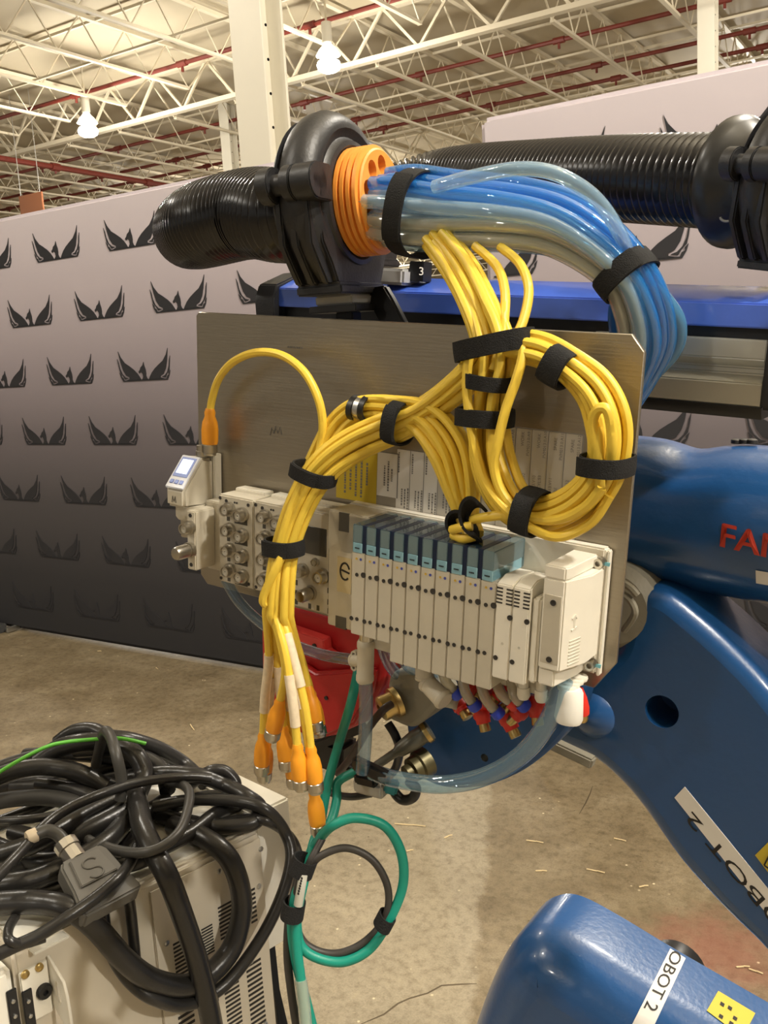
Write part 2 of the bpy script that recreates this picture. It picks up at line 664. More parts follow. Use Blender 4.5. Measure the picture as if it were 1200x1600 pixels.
# long crack and short one: shallow raised dark seams
for pts in (((560, 1602), (600, 1585), (622, 1568), (640, 1560), (668, 1552), (690, 1540), (720, 1538), (745, 1537)), ((905, 1272), (915, 1255), (922, 1240), (926, 1228))):
    mb = MB()
    q = [on_floor(a, b) for a, b in pts]
    rib = []
    for i, p in enumerate(q):
        d = (q[min(i + 1, len(q) - 1)] - q[max(i - 1, 0)]).normalized()
        s_ = Vector((-d.y, d.x, 0)) * (0.0022 if 0 < i < len(q) - 1 else 0.0005)
        rib.append([p + s_ + Vector((0, 0, .0006)), p - s_ + Vector((0, 0, .0006)), p - s_ - Vector((0, 0, .002)), p + s_ - Vector((0, 0, .002))])
    mb.loft(rib).build('crack', mat('crack_dark', (0.10, 0.075, 0.045), 0.8), fo)

# ------------------------------------------------------------------ booth walls
YB, HB = 3.33, 2.355


def banner_mat():
    m = bpy.data.materials.new('banner_print')
    m.use_nodes = True
    nt = m.node_tree
    b = nt.nodes['Principled BSDF']
    tc = nt.nodes.new('ShaderNodeTexCoord')
    sp = nt.nodes.new('ShaderNodeSeparateXYZ')
    nt.links.new(tc.outputs['Object'], sp.inputs[0])
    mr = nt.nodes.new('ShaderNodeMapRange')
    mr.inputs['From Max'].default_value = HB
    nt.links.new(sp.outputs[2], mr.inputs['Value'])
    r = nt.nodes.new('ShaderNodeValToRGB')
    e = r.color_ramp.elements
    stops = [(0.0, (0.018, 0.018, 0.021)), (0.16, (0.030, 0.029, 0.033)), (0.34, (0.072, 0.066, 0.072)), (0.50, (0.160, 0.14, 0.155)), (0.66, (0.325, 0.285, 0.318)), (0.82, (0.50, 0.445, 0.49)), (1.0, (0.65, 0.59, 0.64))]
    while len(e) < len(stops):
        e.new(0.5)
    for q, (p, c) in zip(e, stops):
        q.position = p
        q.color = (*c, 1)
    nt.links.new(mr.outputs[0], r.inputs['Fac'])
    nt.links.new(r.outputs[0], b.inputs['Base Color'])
    b.inputs['Roughness'].default_value = 0.7
    no = nt.nodes.new('ShaderNodeTexNoise')
    no.inputs['Scale'].default_value = 2.2
    no.inputs['Detail'].default_value = 3
    nt.links.new(tc.outputs['Object'], no.inputs['Vector'])
    bp = nt.nodes.new('ShaderNodeBump')
    bp.inputs['Strength'].default_value = 0.25
    bp.inputs['Distance'].default_value = 0.02
    nt.links.new(no.outputs['Fac'], bp.inputs['Height'])
    nt.links.new(bp.outputs['Normal'], b.inputs['Normal'])
    return m


BAN = banner_mat()
EMB = mat('emblem_print', (0.020, 0.020, 0.025), 0.65)
wing1 = [(.03, .41), (.07, .33), (.14, .25), (.22, .205), (.30, .155), (.36, .105), (.405, .05), (.43, .012), (.13, .012), (.205, .032), (.205, .055), (.145, .08), (.095, .15), (.062, .25)]
wing2 = [(.0, .31), (.022, .26), (.038, .18), (.075, .105), (.125, .06), (.185, .043), (.115, .028), (.085, .075), (.035, .125), (.018, .20)]
wing3 = [(.02, .125), (.055, .092), (.052, .066), (.082, .052), (.098, .02), (.10, .0), (.078, .0), (.04, .06)]
headp = [(.44, .012), (.47, .05), (.465, .09), (.445, .115), (.425, .118), (.405, .10), (.39, .125), (.42, .15), (.435, .18), (.475, .205), (.50, .25), (.508, .20), (.525, .15), (.53, .10), (.525, .07), (.54, .035), (.565, .012)]
barp = [(.10, 0), (.90, 0), (.90, .016), (.10, .016)]


def emblem(parent, x, z, half=False):
    mb = MB()
    s = 0.372
    f = lambda a, b: Vector((x + a * s, YB - 0.0035, z + b * s))
    g = lambda a, b: Vector((x + a * s, YB - 0.001, z + b * s))
    mir = lambda q: [(1 - a, b) for a, b in reversed(q)]
    shapes = [mir(wing1), mir(wing2), mir(wing3)] + ([] if half else [wing1, wing2, wing3, headp, barp])
    if half:
        shapes.append([(.5, 0), (.90, 0), (.90, .016), (.5, .016)])
    for q in shapes:
        mb.poly([q], f, g)
    return mb.build('emblem', EMB, parent, smooth=False)


def booth(name, x0, x1, ks, label):
    mb = MB()
    mb.box(x0, x1, YB, YB + 0.06, 0.012, HB)
    w = mb.build(name, BAN, bev=0.022, seg=3)
    w.location = (0, 0, 0)
    me = w.data
    # keep the print's height in object space equal to the height above the floor
    off = Vector(((x0 + x1) / 2, YB + 0.03, 0.012))
    for v in me.vertices:
        v.co += off
    w['kind'] = 'structure'
    w['label'] = label
    for row in range(7):
        z = 2.09 - 0.3225 * row
        for k in range(-4, 12):
            x = (-4.25 if row % 2 == 0 else -3.97) + 0.552 * k
            if x >= x0 + .01 and x + .372 <= x1 - .01:
                emblem(w, x, z)
            elif x + .19 >= x0 + .01 and x + .372 <= x1 - .01:
                emblem(w, x, z, True)
    return w


booth('wall_left', -5.7, -2.12, 0, 'lavender to charcoal fabric booth wall with rows of winged emblems, left of the hose clamp')
booth('wall_right', -1.615, 0.9, 0, 'lavender fabric booth wall with winged emblems behind the robot at right')
# grey base and shiny foot seen at the far left end of the booth wall
ft = thing('floor_plinth', 'grey plinth with a bright metal edge on the floor at the far left', 'plinth', on_floor(0, 985))
p0 = on_floor(-60, 1010)
mb = MB()
mb.box(-5.6, -4.86, 3.02, 3.30, 0.0, 0.05)
mb.build('plinth_block', mat('plinth_grey', (0.05, 0.05, 0.05), .6), ft, bev=.005)
mb = MB()
mb.beam(on_floor(10, 985, .02), on_floor(50, 972, .02), .02, .03)
mb.build('metal_edge', STEEL, ft, bev=.003)

# ------------------------------------------------------------------ roof
ZB = 7.1                                           # underside of the beams
ceil = bpy.data.meshes.new('ceiling')
ceil.from_pydata([(-60, -30, 8.05), (45, -30, 8.05), (45, 75, 8.05), (-60, 75, 8.05)], [], [(0, 1, 2, 3)])
ce = bpy.data.objects.new('ceiling', ceil)
COL.objects.link(ce)
ceil.materials.append(DECK)
ce['kind'] = 'structure'
ce['label'] = 'pale steel roof deck on open joists, high above the hall'
BY = on_floor(172, 201, ZB).y                      # the beam over the far column line
BAY = 9.2


def ibeam(mb, p0, p1, h=.85, b=.16, t=.09):
    p0, p1 = Vector(p0), Vector(p1)
    up_ = Vector((0, 0, h))
    mb.beam(p0, p1, b, t)
    mb.beam(p0 + up_, p1 + up_, b, t)
    q = int((p1 - p0).length / 1.5)
    for i in range(q):
        a_, m_, c_ = p0.lerp(p1, i / q), p0.lerp(p1, (i + .5) / q), p0.lerp(p1, (i + 1) / q)
        mb.beam(a_, m_ + up_, .05, .05)
        mb.beam(m_ + up_, c_, .05, .05)


for k in range(-1, 6):
    y = BY + BAY * k
    mb = MB()
    ibeam(mb, (-48, y, ZB), (30, y, ZB))
    mb.build('roof_beam', ROOFW, ce, smooth=False)
jx0 = on_floor(342, 161, ZB).x
jx1 = on_floor(242, 185, ZB).x
JS = abs(jx0 - jx1)


def joist(y0, y1, x):
    mb = MB()
    zb, zt = ZB + .12, ZB + .85
    mb.beam((x, y0 + .75, zb), (x, y1 - .75, zb), .08, .05)
    mb.beam((x, y0, zt), (x, y1, zt), .10, .07)
    n = 7
    L_ = (y1 - y0 - 1.5) / n
    for i in range(n):
        a = y0 + .75 + i * L_
        mb.beam((x, a, zb), (x, a + L_ / 2, zt), .02, .02)
        mb.beam((x, a + L_ / 2, zt), (x, a + L_, zb), .02, .02)
    mb.beam((x, y0 + .75, zb), (x, y0, zt), .03, .03)
    mb.beam((x, y1 - .75, zb), (x, y1, zt), .03, .03)
    return mb.build('roof_joist', ROOFW, ce, smooth=False)


first = joist(BY - BAY, BY, jx0)
for k in range(0, 5):
    for i in range(-9, 26):
        if k == 0 and i == 0:
            continue
        if k == 0 and not -7 <= i <= 14:
            continue
        x = jx0 - JS * i
        if not -46 < x < 28:
            continue
        c = first.copy()
        COL.objects.link(c)
        c.parent = ce
        c.location = (x - jx0, BAY * k, 0)
# bridging rods across the joists
for k in range(-1, 5):
    for fr in (.33, .66):
        mb = MB()
        y = BY + BAY * (k + fr)
        mb.beam((-45, y, ZB + .85), (28, y, ZB + .85), .05, .05)
        mb.beam((-45, y, ZB + .16), (28, y, ZB + .16), .04, .04)
        mb.build('bridging_rod', ROOFW, ce, smooth=False)


def pipe(p0, p1, r=.045, n=6):
    mb = MB()
    mb.cyl(p0, p1, r, n=8)
    p0, p1 = Vector(p0), Vector(p1)
    q = max(2, int((p1 - p0).length / 3.1))
    for i in range(1, q):
        c = p0.lerp(p1, i / q)
        mb.cyl(c - Vector((0, 0, .16)), c + Vector((0, 0, .05)), .03, n=6)
        mb.cyl(c - (p1 - p0).normalized() * .12, c + (p1 - p0).normalized() * .12, r * 1.5, n=8)
    return mb.build('sprinkler_pipe', RPIPE, ce)


ZP = 7.55
for px, py in ((315, 90), (600, 130), (600, 200), (700, 180 + 130), (430, 215)):
    y = on_floor(px, py, ZP).y
    pipe((-46, y, ZP), (28, y, ZP))
a, b = on_floor(0, 247, 6.7), on_floor(260, 288, 6.7)
pipe((a.x, a.y - 8, 6.7), (a.x, a.y + 40, 6.7), .07)


def hcol(x, y, b=.3, h=.3, label='', top=8.0, t=.03):
    r = thing('steel_column', label, 'column', (x, y, 0))
    mb = MB()
    mb.box(x - b / 2, x + b / 2, y - h / 2, y - h / 2 + t, 0, top)
    mb.box(x - b / 2, x + b / 2, y + h / 2 - t, y + h / 2, 0, top)
    mb.box(x - t / 2, x + t / 2, y - h / 2 + t, y + h / 2 - t, 0, top)
    mb.build('column_shaft', COLM, r, bev=.006, seg=1)
    mb = MB()
    mb.box(x - b * .8, x + b * .8, y - h * .8, y + h * .8, 0, .03)
    mb.build('base_plate', COLM, r)
    mb = MB()
    for i in range(20):
        for sx in (-.3, .3):
            z = 2.6 + i * .26
            c = Vector((x + b / 2 - .001, y - h * .32, z))
            mb.cyl(c, c + Vector((.006, 0, 0)), .012, n=8)
    mb.build('bolt_holes', DARK, r, kind='stuff')
    return r


def col_at(px, py, wpx, wid, label, **k):
    z = wid * F / wpx
    p = at(px, py, z)
    return hcol(p.x, p.y, label=label, **k)


col_at(408, 130, 70, .37, 'wide white steel column rising behind the hose clamp', b=.33, h=.30)
col_at(357, 210, 21, .34, 'slim far steel column left of the wide white one')
col_at(1106, 52, 30, .34, 'white steel column above the right booth wall')

# ------------------------------------------------------------------ high-bay lamps
for px, py, dia, lab in ((138, 199, 22, 'bright high-bay lamp hanging over the left booth wall'), (514, 97, 25, 'bright high-bay lamp hanging right of the wide column')):
    p = on_floor(px, py + 9, 6.55)
    r = thing('high_bay_lamp', lab, 'lamp', p)
    MB().lathe(p + Vector((0, 0, .42)), (0, 0, -1), [(0, .06), (.06, .10), (.12, .16), (.20, .21), (.22, .22), (.22, .205), (.18, .18), (.1, .1)], 18, False).build('reflector', mat('reflector_white', (.8, .78, .7), .3, emit=(1, .93, .78), estr=1.2), r)
    MB().lathe(p + Vector((0, 0, .14)), (0, 0, -1), [(0, .12), (.04, .19), (.10, .215), (.17, .19), (.21, .12), (.23, .001)], 14).build('bulb', BULB, r)
    MB().cyl(p + Vector((0, 0, .42)), p + Vector((0, 0, .75)), .09, n=12).build('ballast', COLM, r)
    MB().cyl(p + Vector((0, 0, .75)), (p.x, p.y, 8.04), .02, n=6).build('hanger_rod', ROOFW, r)
    lamp('hall_light', p + Vector((0, 0, -.45)), 300, .2)
# far wall of the hall and an orange sign under the roof
mb = MB()
mb.box(-60, 45, 74, 74.3, 0, 8.1)
bw = mb.build('wall_back', mat('far_wall', (.62, .52, .36), .8), smooth=False)
bw['kind'] = 'structure'
bw['label'] = 'pale far wall of the hall'
mb = MB()
mb.box(-60.3, -60, -30, 74, 0, 8.1)
bw = mb.build('wall_far_left', MATS['far_wall'], smooth=False)
bw['kind'] = 'structure'
bw['label'] = 'pale side wall of the hall far to the left'
p = at(48, 318, 22)
r = thing('hanging_sign', 'small orange sign hanging far off at the left edge', 'sign', p)
MB().box(p.x - .42, p.x + .42, p.y, p.y + .05, p.z - .22, p.z + .22).build('sign_board', mat('sign_orange', (.42, .16, .07), .6), r, bev=.01)
mb = MB()
for s_ in (-.35, .35):
    mb.cyl((p.x + s_, p.y + .02, p.z + .2), (p.x + s_, p.y + .02, 8.04), .01, n=6)
mb.build('hanger_rods', STEEL, r)

# wood slivers on the floor
for i, (px, py, ln, an) in enumerate(((640, 1290, .10, .3), (700, 1308, .03, 1.2), (835, 1316, .05, .2), (968, 1313, .035, 0), (930, 1362, .05, .1), (845, 1362, .03, .5), (300, 1137, .07, -.6), (1005, 1386, .025, .8), (1160, 1512, .03, .6), (1180, 1519, .03, -.1), (640, 1330, .02, .9), (245, 1045, .03, -.5), (155, 1018, .02, .4))):
    p = on_floor(px, py)
    d = Vector((math.cos(an), math.sin(an), 0))
    mb = MB()
    mb.beam(p - d * ln / 2 + Vector((0, 0, .003)), p + d * ln * .1 + Vector((0, 0, .003)), .0035, .003)
    mb.beam(p + d * ln * .1 + Vector((0, 0, .004)), p + d * ln / 2 + Vector((0.003, 0, .0028)), .0028, .003)
    tag(mb.build('wood_sliver', STRAW, bev=.0004, seg=1), 'tiny pale wood sliver lying on the concrete floor', 'debris', 'wood slivers on the floor')

# ------------------------------------------------------------------ mounting plate with its stickers
K = 0.001                                          # millimetres to metres
plate = thing('mounting_plate', 'brushed metal plate with chamfered corners carrying the valve manifold', 'plate', frame=RM)
u0, u1, v0, v1 = -.2935, .2125, -.1612, .1505
mb = MB(PM)
mb.poly([[(u0 + .004, v0), (u1 - .012, v0), (u1, v0 + .014), (u1, v1 - .028), (u1 - .018, v1), (u0 + .01, v1), (u0, v1 - .01), (u0, v0 + .004)]], lambda a, b: (a, b, 0), lambda a, b: (a, b, -.005))
mb.build('plate_sheet', ALU, plate, bev=.0008, seg=1)


def sticker(name, m, px0, py0, px1, py1, th=.0004, parent=plate, w=0.0):
    """rectangular sticker between two picture corners (upper left, lower right) on the plate"""
    a, b = uv(px0, py0, w), uv(px1, py1, w)
    return a[0], a[1], b[0], b[1], MB(PM).box(a[0], b[0], a[1], b[1], w, w + th).build(name, m, parent, smooth=False)


def vtext(mb, s, size, u, v, w=.0006, up=True):
    """writing turned by a quarter: reading upwards (or downwards)"""
    text(mb, s, size, (u, v, w), (0, -1, 0) if up else (0, 1, 0), (-1, 0, 0) if up else (1, 0, 0))


# yellow warning sticker at the left: lines of fine print turned by a quarter
a, b = uv(527, 690), uv(588, 782)
MB(PM).box(a[0], b[0], a[1] + .004, b[1] + .004, 0, .0004).build('yellow_sticker', YLAB, plate, smooth=False)
mb = MB(PM)
for i, (f0, f1) in enumerate(((.20, .95), (.12, .88), (.12, .95), (.2, .98), (.32, .72))):
    uu = a[0] + (b[0] - a[0]) * (.20 + .135 * i)
    h = b[1] - a[1]
    v = a[1] + h * f0
    while v < a[1] + h * f1:
        l_ = random.choice((.0014, .002, .0026))
        mb.box(uu, uu + .0022, v, v + l_, .0004, .0006)
        v += l_ + random.choice((.0006, .0006, .0014))
mb.build('fine_print', GREYINK, plate, smooth=False)
# white label and silver strip with dividing lines
a, b = uv(590, 690), uv(621, 788)
MB(PM).box(a[0], b[0] + .001, a[1], b[1] + .006, 0, .0003).build('silver_label', mat('label_shade', (.33, .30, .25), .5, .3), plate, smooth=False)
MB(PM).box(a[0] + .001, b[0] - .001, a[1] + .010, b[1] - .006, .0003, .0006).build('white_label', WHITE, plate, smooth=False)
mb = MB(PM)
for uu, f0, f1 in ((.35, .38, .72), (.52, .30, .80), (.68, .42, .62)):
    x = a[0] + (b[0] - a[0]) * uu
    v = a[1] + (b[1] - a[1]) * f0
    while v < a[1] + (b[1] - a[1]) * f1:
        l_ = random.choice((.0012, .0018, .0024))
        mb.box(x, x + .0018, v, v + l_, .0006, .0008)
        v += l_ + .0007
mb.box(b[0] - .001, b[0], a[1] + .010, b[1] - .006, .0003, .0008)
mb.box(a[0], b[0], a[1] + .009, a[1] + .010, .0003, .0008)
mb.build('label_print', GREYINK, plate, smooth=False)
lu0, lv0 = uv(621, 700)[0], uv(800, 667)[1]
lu1, lv1 = uv(912, 678)[0], uv(900, 850)[1]
sw = (lu1 - lu0) / 12
for i in range(12):
    x0, x1 = lu0 + sw * i, lu0 + sw * (i + 1)
    top = lv0 + (.034 if i < 3 else 0.0)
    MB(PM).box(x0 + .0003, x1 - .0003, top, lv1, 0, .0004).build('valve_label', SILVERLAB if i > 2 else WHITE, plate, smooth=False)
    mb = MB(PM)
    mb.box(x1 - .0003, x1 + .0003, top, lv1, 0, .0006)
    mb.box(x0, x1, top - .0004, top + .0002, 0, .0006)
    mb.box(x0, x1, lv1 - .0003, lv1 + .0003, 0, .0006)
    word = 'WORK' if i < 10 else 'SPARE'
    pass
    if i > 4:
        vtext(mb, word, .0042, x0 + sw * .52, top + .016, .0006)
        vtext(mb, 'PVM013.0.A%d' % (i + 1), .0040, x0 + sw * .88, top + .024, .0006)
        vtext(mb, 'PMB13.V%d' % (i + 1), .0042, x0 + sw * .36, top + .060, .0006)
        vtext(mb, ('PIN CYL.5%d' % (i - 6)) if i < 10 else 'SPARE', .0042, x0 + sw * .70, top + .060, .0006)
    else:
        for uu, f0, f1 in ((.12, .05, .35), (.40, .62, .88), (.62, .62, .92), (.84, .60, .95)):
            v = top + (lv1 - top) * f0
            while v < top + (lv1 - top) * f1:
                l_ = random.choice((.0012, .0018, .0024))
                mb.box(x0 + sw * uu, x0 + sw * uu + .0015, v, v + l_, .0004, .0006)
                v += l_ + .0007
    mb.build('label_print', GREYINK, plate, smooth=False)
# pencilled mark on the bare metal
mb = MB(PM)
q = [uv(*p) for p in ((422, 680), (425, 668), (428, 677), (431, 666), (434, 677), (438, 667), (440, 679))]
for s_, e in zip(q[:-1], q[1:]):
    mb.beam((s_[0], s_[1], .0003), (e[0], e[1], .0003), .0008, .0006, upv=N3)
mb.build('pencil_mark', PENCIL, plate, smooth=False)
mb = MB(PM)
q = uv(449, 542)
for i in range(6):
    mb.box(q[0] + i * .0035, q[0] + i * .0035 + .0028, q[1] - .001, q[1] + .001, 0, .0003)
mb.build('stamped_mark', PENCIL, plate, smooth=False)

# ------------------------------------------------------------------ pressure sensor on the plate's left edge
sens = thing('pressure_sensor', 'small beige pressure sensor with a lit blue-framed display on the plate edge', 'sensor', frame=RM)
# side profile in (v, w): back flat on the plate, slanted display face
sa, sb = uv(300, 702, .045), uv(330, 790, .03)
uL, uR = uv(283, 745, .062)[0], uv(330, 750, .062)[0]
uL, uR = -.286, -.258
prof = [(-.003, .012), (-.006, .030), (.026, .058), (.046, .058), (.050, .012)]
mb = MB(PM)
mb.loft([[(uL, a_, b_) for a_, b_ in prof], [(uR, a_, b_) for a_, b_ in prof]])
mb.build('sensor_body', BEIGE, sens, bev=.003, seg=3)
mb = MB(PM)
mb.box(uL + .004, uR + .002, -.008, .052, .001, .013)
mb.build('mounting_bracket', BEIGE, sens, bev=.001)
nv, nw = (.032, .028)
ln = math.hypot(nv, nw)
tv, tw = .032 / ln, .028 / ln                       # along the slanted face (downwards)
onv, onw = -.028 / ln, .032 / ln                    # its outward normal


def slant(mb, a0, a1, s0, s1, h0, h1):
    c = lambda u_, s_, h_: (u_, -.006 + tv * s_ + onv * h_, .030 + tw * s_ + onw * h_)
    mb.raw([c(a0, s0, h0), c(a1, s0, h0), c(a1, s1, h0), c(a0, s1, h0), c(a0, s0, h1), c(a1, s0, h1), c(a1, s1, h1), c(a0, s1, h1)], [(3, 2, 1, 0), (4, 5, 6, 7), (0, 1, 5, 4), (1, 2, 6, 5), (2, 3, 7, 6), (3, 0, 4, 7)])
    return mb


slant(MB(PM), uL, uR, .000, .0425, .0, .0022).build('display_bezel', mat('bezel_white', (.72, .74, .80), .4), sens, bev=.0018)
fr = slant(MB(PM), uL + .003, uR - .003, .003, .028, .0022, .0028).build('screen_frame', SCRB, sens, bev=.0004, seg=1)
slant(MB(PM), uL + .006, uR - .006, .006, .024, .0028, .0032).build('screen', SCREEN, sens, smooth=False)
for i in range(3):
    slant(MB(PM), uL + .004 + i * .0072, uL + .0095 + i * .0072, .032, .037, .0022, .0032).build('button', SCRB, sens, bev=.0008)
mb = MB(PM)
mb.lathe(((uL + uR) / 2 + .002, .046, .036), (0, 1, 0), [(0, .0165), (.013, .0165), (.016, .0145)], 24)
mb.build('sensor_neck', BEIGE, sens)
mb = MB(PM)
mb.lathe(((uL + uR) / 2 + .002, .060, .036), (0, 1, 0), [(0, .0130), (.022, .0130)], 6)
mb.build('hex_nut', CHROME, sens, bev=.0008)
mb = MB(PM)
mb.lathe(((uL + uR) / 2 + .004, -.006, .020), (0, -1, 0), [(0, .0065), (.006, .0065), (.006, .0055), (.012, .0055)], 16)
mb.build('socket_thread', CHROME, sens)
mb = MB(PM)
q = uv(310, 760, .058)
for s_, e in zip(((0, .004), (.001, -.003), (.003, .003), (.005, -.003), (.006, .004)), ((.001, -.003), (.003, .003), (.005, -.003), (.006, .004), (.006, .004))):
    if s_ != e:
        mb.beam((uL + .010 + s_[0], .037 + s_[1], .0581), (uL + .010 + e[0], .037 + e[1], .0581), .0008, .0006, upv=N3)
mb.build('pencil_mark', PENCIL, sens, smooth=False)

# ------------------------------------------------------------------ fieldbus module stack
stack = thing('io_module_stack', 'beige fieldbus modules with round threaded sockets, left of the valves', 'module stack', frame=RM)


def socket(u, v, w, parent, r=.0062, h=.010, nm='socket', cap=False):
    mb = MB(PM)
    mb.lathe((u, v, w), (0, 0, 1), [(0, r * 1.28), (h * .35, r * 1.28), (h * .35, r), (h, r), (h, r * .78), (h * .7, r * .78)], 18, False)
    mb.build(nm, CHROME, parent)
    if not cap:
        mb = MB(PM)
        mb.lathe((u, v, w), (0, 0, 1), [(h * .5, r * .76), (h * .85, r * .76), (h * .85, r * .1)], 14, False)
        return mb.build('socket_insert', SOCK, parent)
    mb = MB(PM)
    mb.lathe((u, v, w + h * .4), (0, 0, 1), [(0, r * 1.12), (h, r * 1.12), (h * 1.25, r * .95), (h * 1.3, .0001)], 12)
    return mb.build('blanking_cap', CHROME, parent, bev=.0003)


def screw(u, v, w, parent, r=.0022, h=.0006, m=None, nm='screw'):
    mb = MB(PM)
    mb.lathe((u, v, w - .0004), (0, 0, 1), [(0, r), (h + .0004, r), (h * .4 + .0004, r * .55), (h * .4 + .0004, .0001)], 12)
    return mb.build(nm, m or DARK, parent)


WF = .042
# end block with two plugs, standing further out than the modules
mb = MB(PM)
mb.box(-.2535, -.2235, .040, .118, .002, .030)
mb.box(-.2525, -.2395, .046, .112, .030, .060)
mb.build('end_block', BEIGE, stack, bev=.0012)
socket(-.2465, .064, .060, stack, .0062, .012)
socket(-.2465, .089, .060, stack, .0068, .014, cap=True)
screw(-.2465, .051, .060, stack)
screw(-.2465, .106, .060, stack)
vt, vb = .0265, .124
for i in range(2):
    a0 = -.2225 + i * .0505
    mod = MB(PM).box(a0, a0 + .0500, vt, vb, .002, WF).build('io_module', BEIGE, stack, bev=.0015)
    MB(PM).box(a0 + .004, a0 + .046, vt - .004, vt + .004, .004, .020).build('marker_ledge', CREAM, mod, bev=.001)
    for r_ in range(4):
        vv = .0405 + r_ * .0225
        for c_ in range(2):
            socket(a0 + .0175 + c_ * .0185, vv + c_ * .003, WF, mod, h=.011)
        if r_ < 4:
            MB(PM).box(a0 + .0235, a0 + .0415, vv + .0085, vv + .0145, WF - .0004, WF + .0003).build('dark_window', GREYP, mod, smooth=False)
            MB(PM).box(a0 + .0125, a0 + .0165, vv + .009, vv + .0135, WF - .0004, WF + .0003).build('dark_window', GREYP, mod, smooth=False)
    for uu, vv in ((.003, vt + .004), (.012, vt + .006), (.043, vt + .006), (.003, vb - .004), (.043, vb - .005), (.024, vt + .006), (.027, vt + .006)):
        screw(a0 + uu, vv, WF, mod, .0019 if uu not in (.024, .027) else .0011)
# bus module with display window
a0 = -.1215
mod = MB(PM).box(a0, a0 + .0500, vt - .001, vb + .006, .002, WF).build('bus_module', BEIGE, stack, bev=.0015)
MB(PM).box(a0 + .003, a0 + .047, vt - .004, vt + .002, .004, .020).build('marker_ledge', BEIGE, mod, bev=.001)
a_, b_ = uv(470, 825, WF), uv(510, 868, WF)
MB(PM).box(a_[0] - .008, b_[0], a_[1] - .004, b_[1] + .002, WF - .001, WF + .0006).build('dark_window', GREYP, mod, bev=.0004, seg=1)
for px, py, kind in ((468, 893, 0), (500, 902, 0), (480, 928, 2), (488, 880, 1)):
    u_, v_ = uv(px, py, WF + .006)
    if kind == 1:
        socket(u_, v_, WF, mod, .0035, .005)
    else:
        socket(u_, v_, WF, mod, .0062, .011, cap=kind == 2)
for px, py in ((514, 923), (514, 941), (514, 955), (497, 950), (484, 947), (463, 926), (463, 910), (463, 940)):
    u_, v_ = uv(px, py, WF)
    MB(PM).box(u_ - .0018, u_ + .0018, v_ - .0028, v_ + .0028, WF - .0004, WF + .0003).build('dark_window', GREYP, mod, smooth=False)
# joining plate to the valves, with the ringed e mark
mod = MB(PM).box(-.0705, -.0235, vt - .006, vb + .014, .002, .046).build('joining_plate', BEIGE, stack, bev=.0012)
MB(PM).box(-.058, -.046, vt - .0065, vt + .012, .030, .0464).build('recess', GREYP, mod, smooth=False)
MB(PM).box(-.060, -.047, vb + .002, vb + .0145, .030, .0464).build('recess', GREYP, mod, smooth=False)
u_, v_ = uv(540, 896, .046)
MB(PM).box(u_ - .010, u_ + .007, v_ - .016, v_ + .020, .0456, .0464).build('cream_label', mat('cream_label', (.58, .48, .28), .5), mod, smooth=False)
mb = MB(PM)
vs = [(u_ + .0055 * math.cos(t) - .0005, v_ + .0085 * math.sin(t) - .002, .0466) for t in [math.radians(-20 - 14 * i) for i in range(22)]]
for s_, e in zip(vs[:-1], vs[1:]):
    mb.beam(s_, e, .0018, .0006, upv=N3)
mb.beam((u_ - .0045, v_ - .003, .0466), (u_ + .005, v_ - .001, .0466), .0018, .0006, upv=N3)
mb.build('ringed_mark', INK, mod, smooth=False)

# ------------------------------------------------------------------ valve manifold
man = thing('valve_manifold', 'long beige pneumatic manifold of ten blue-topped valves on the metal plate', 'valve manifold', frame=RM)
mb = MB(PM)
mb.box(-.0715, .1985, .018, .132, 0, .012)
mb.build('base_rail', CREAM, man, bev=.0015)
MB(PM).box(-.0715, -.0225, .0195, .060, .012, .046).build('rail_end', BEIGE, man, bev=.001)
mb = MB(PM)
mb.box(-.022, .168, .050, .140, .012, .030)
mb.box(-.018, .165, .140, .152, .012, .042)
mb.build('port_block', BEIGE, man, bev=.001)
PIT = .0151
WV = .072


def valve(u, long_):
    vb_ = .1455 if long_ else .1285
    body = MB(PM).box(u, u + .0147, .0475, vb_, .030, WV).build('valve', BEIGE, man, bev=.0008)
    MB(PM).box(u + .0003, u + .0149, .0212, .0485, .018, WV - .0012).build('gap_shade', NAVY, body)  # navy filler box: the shade between neighbouring covers put into its colour
    s_ = MB(PM).box(u + .0006, u + .0108, .0215, .0385, .014, WV - .0006).build('solenoid', SOL, body, bev=.0006)
    MB(PM).box(u + .0006, u + .0108, .0385, .0478, .016, WV - .0002).build('pale_band', LBLUE, body, bev=.0004, seg=1)
    MB(PM).box(u + .0003, u + .0111, .0210, .0478, .012, WV + .0004).build('clear_cover', COVERB, body, bev=.0008)
    mb = MB(PM)
    for i in range(4):
        mb.box(u + .0034 + i * .0013, u + .0043 + i * .0013, .0425, .0438, WV + .0004, WV + .0007)
    mb.build('cover_print', INK, body, smooth=False)
    screw(u + .0052, .0535, WV, body, .0011, .0004, mat('dot_yellow', (.55, .36, .05), .5), 'yellow_dot')
    screw(u + .0100, .0535, WV, body, .0013, .0004, mat('dot_blue', (.06, .08, .35), .5), 'blue_dot')
    screw(u + .0060, .0690, WV, body, .0019, .0005)
    screw(u + .0133, .0680, WV, body, .0027, .0005)
    screw(u + .0008, .1130, WV, body, .0022, .0005)
    screw(u + .0072, .1125, WV, body, .0019, .0005)
    return body


va = valve(-.0228, False)
vl = valve(-.0228 + PIT * 3, True)
for i in range(1, 3):
    dup(va, (PIT * i, 0, 0))
for i in range(4, 10):
    last = dup(vl, (PIT * (i - 3), 0, 0))
for ch in list(last.children):
    if ch.name.startswith('gap_shade'):
        bpy.data.objects.remove(ch)
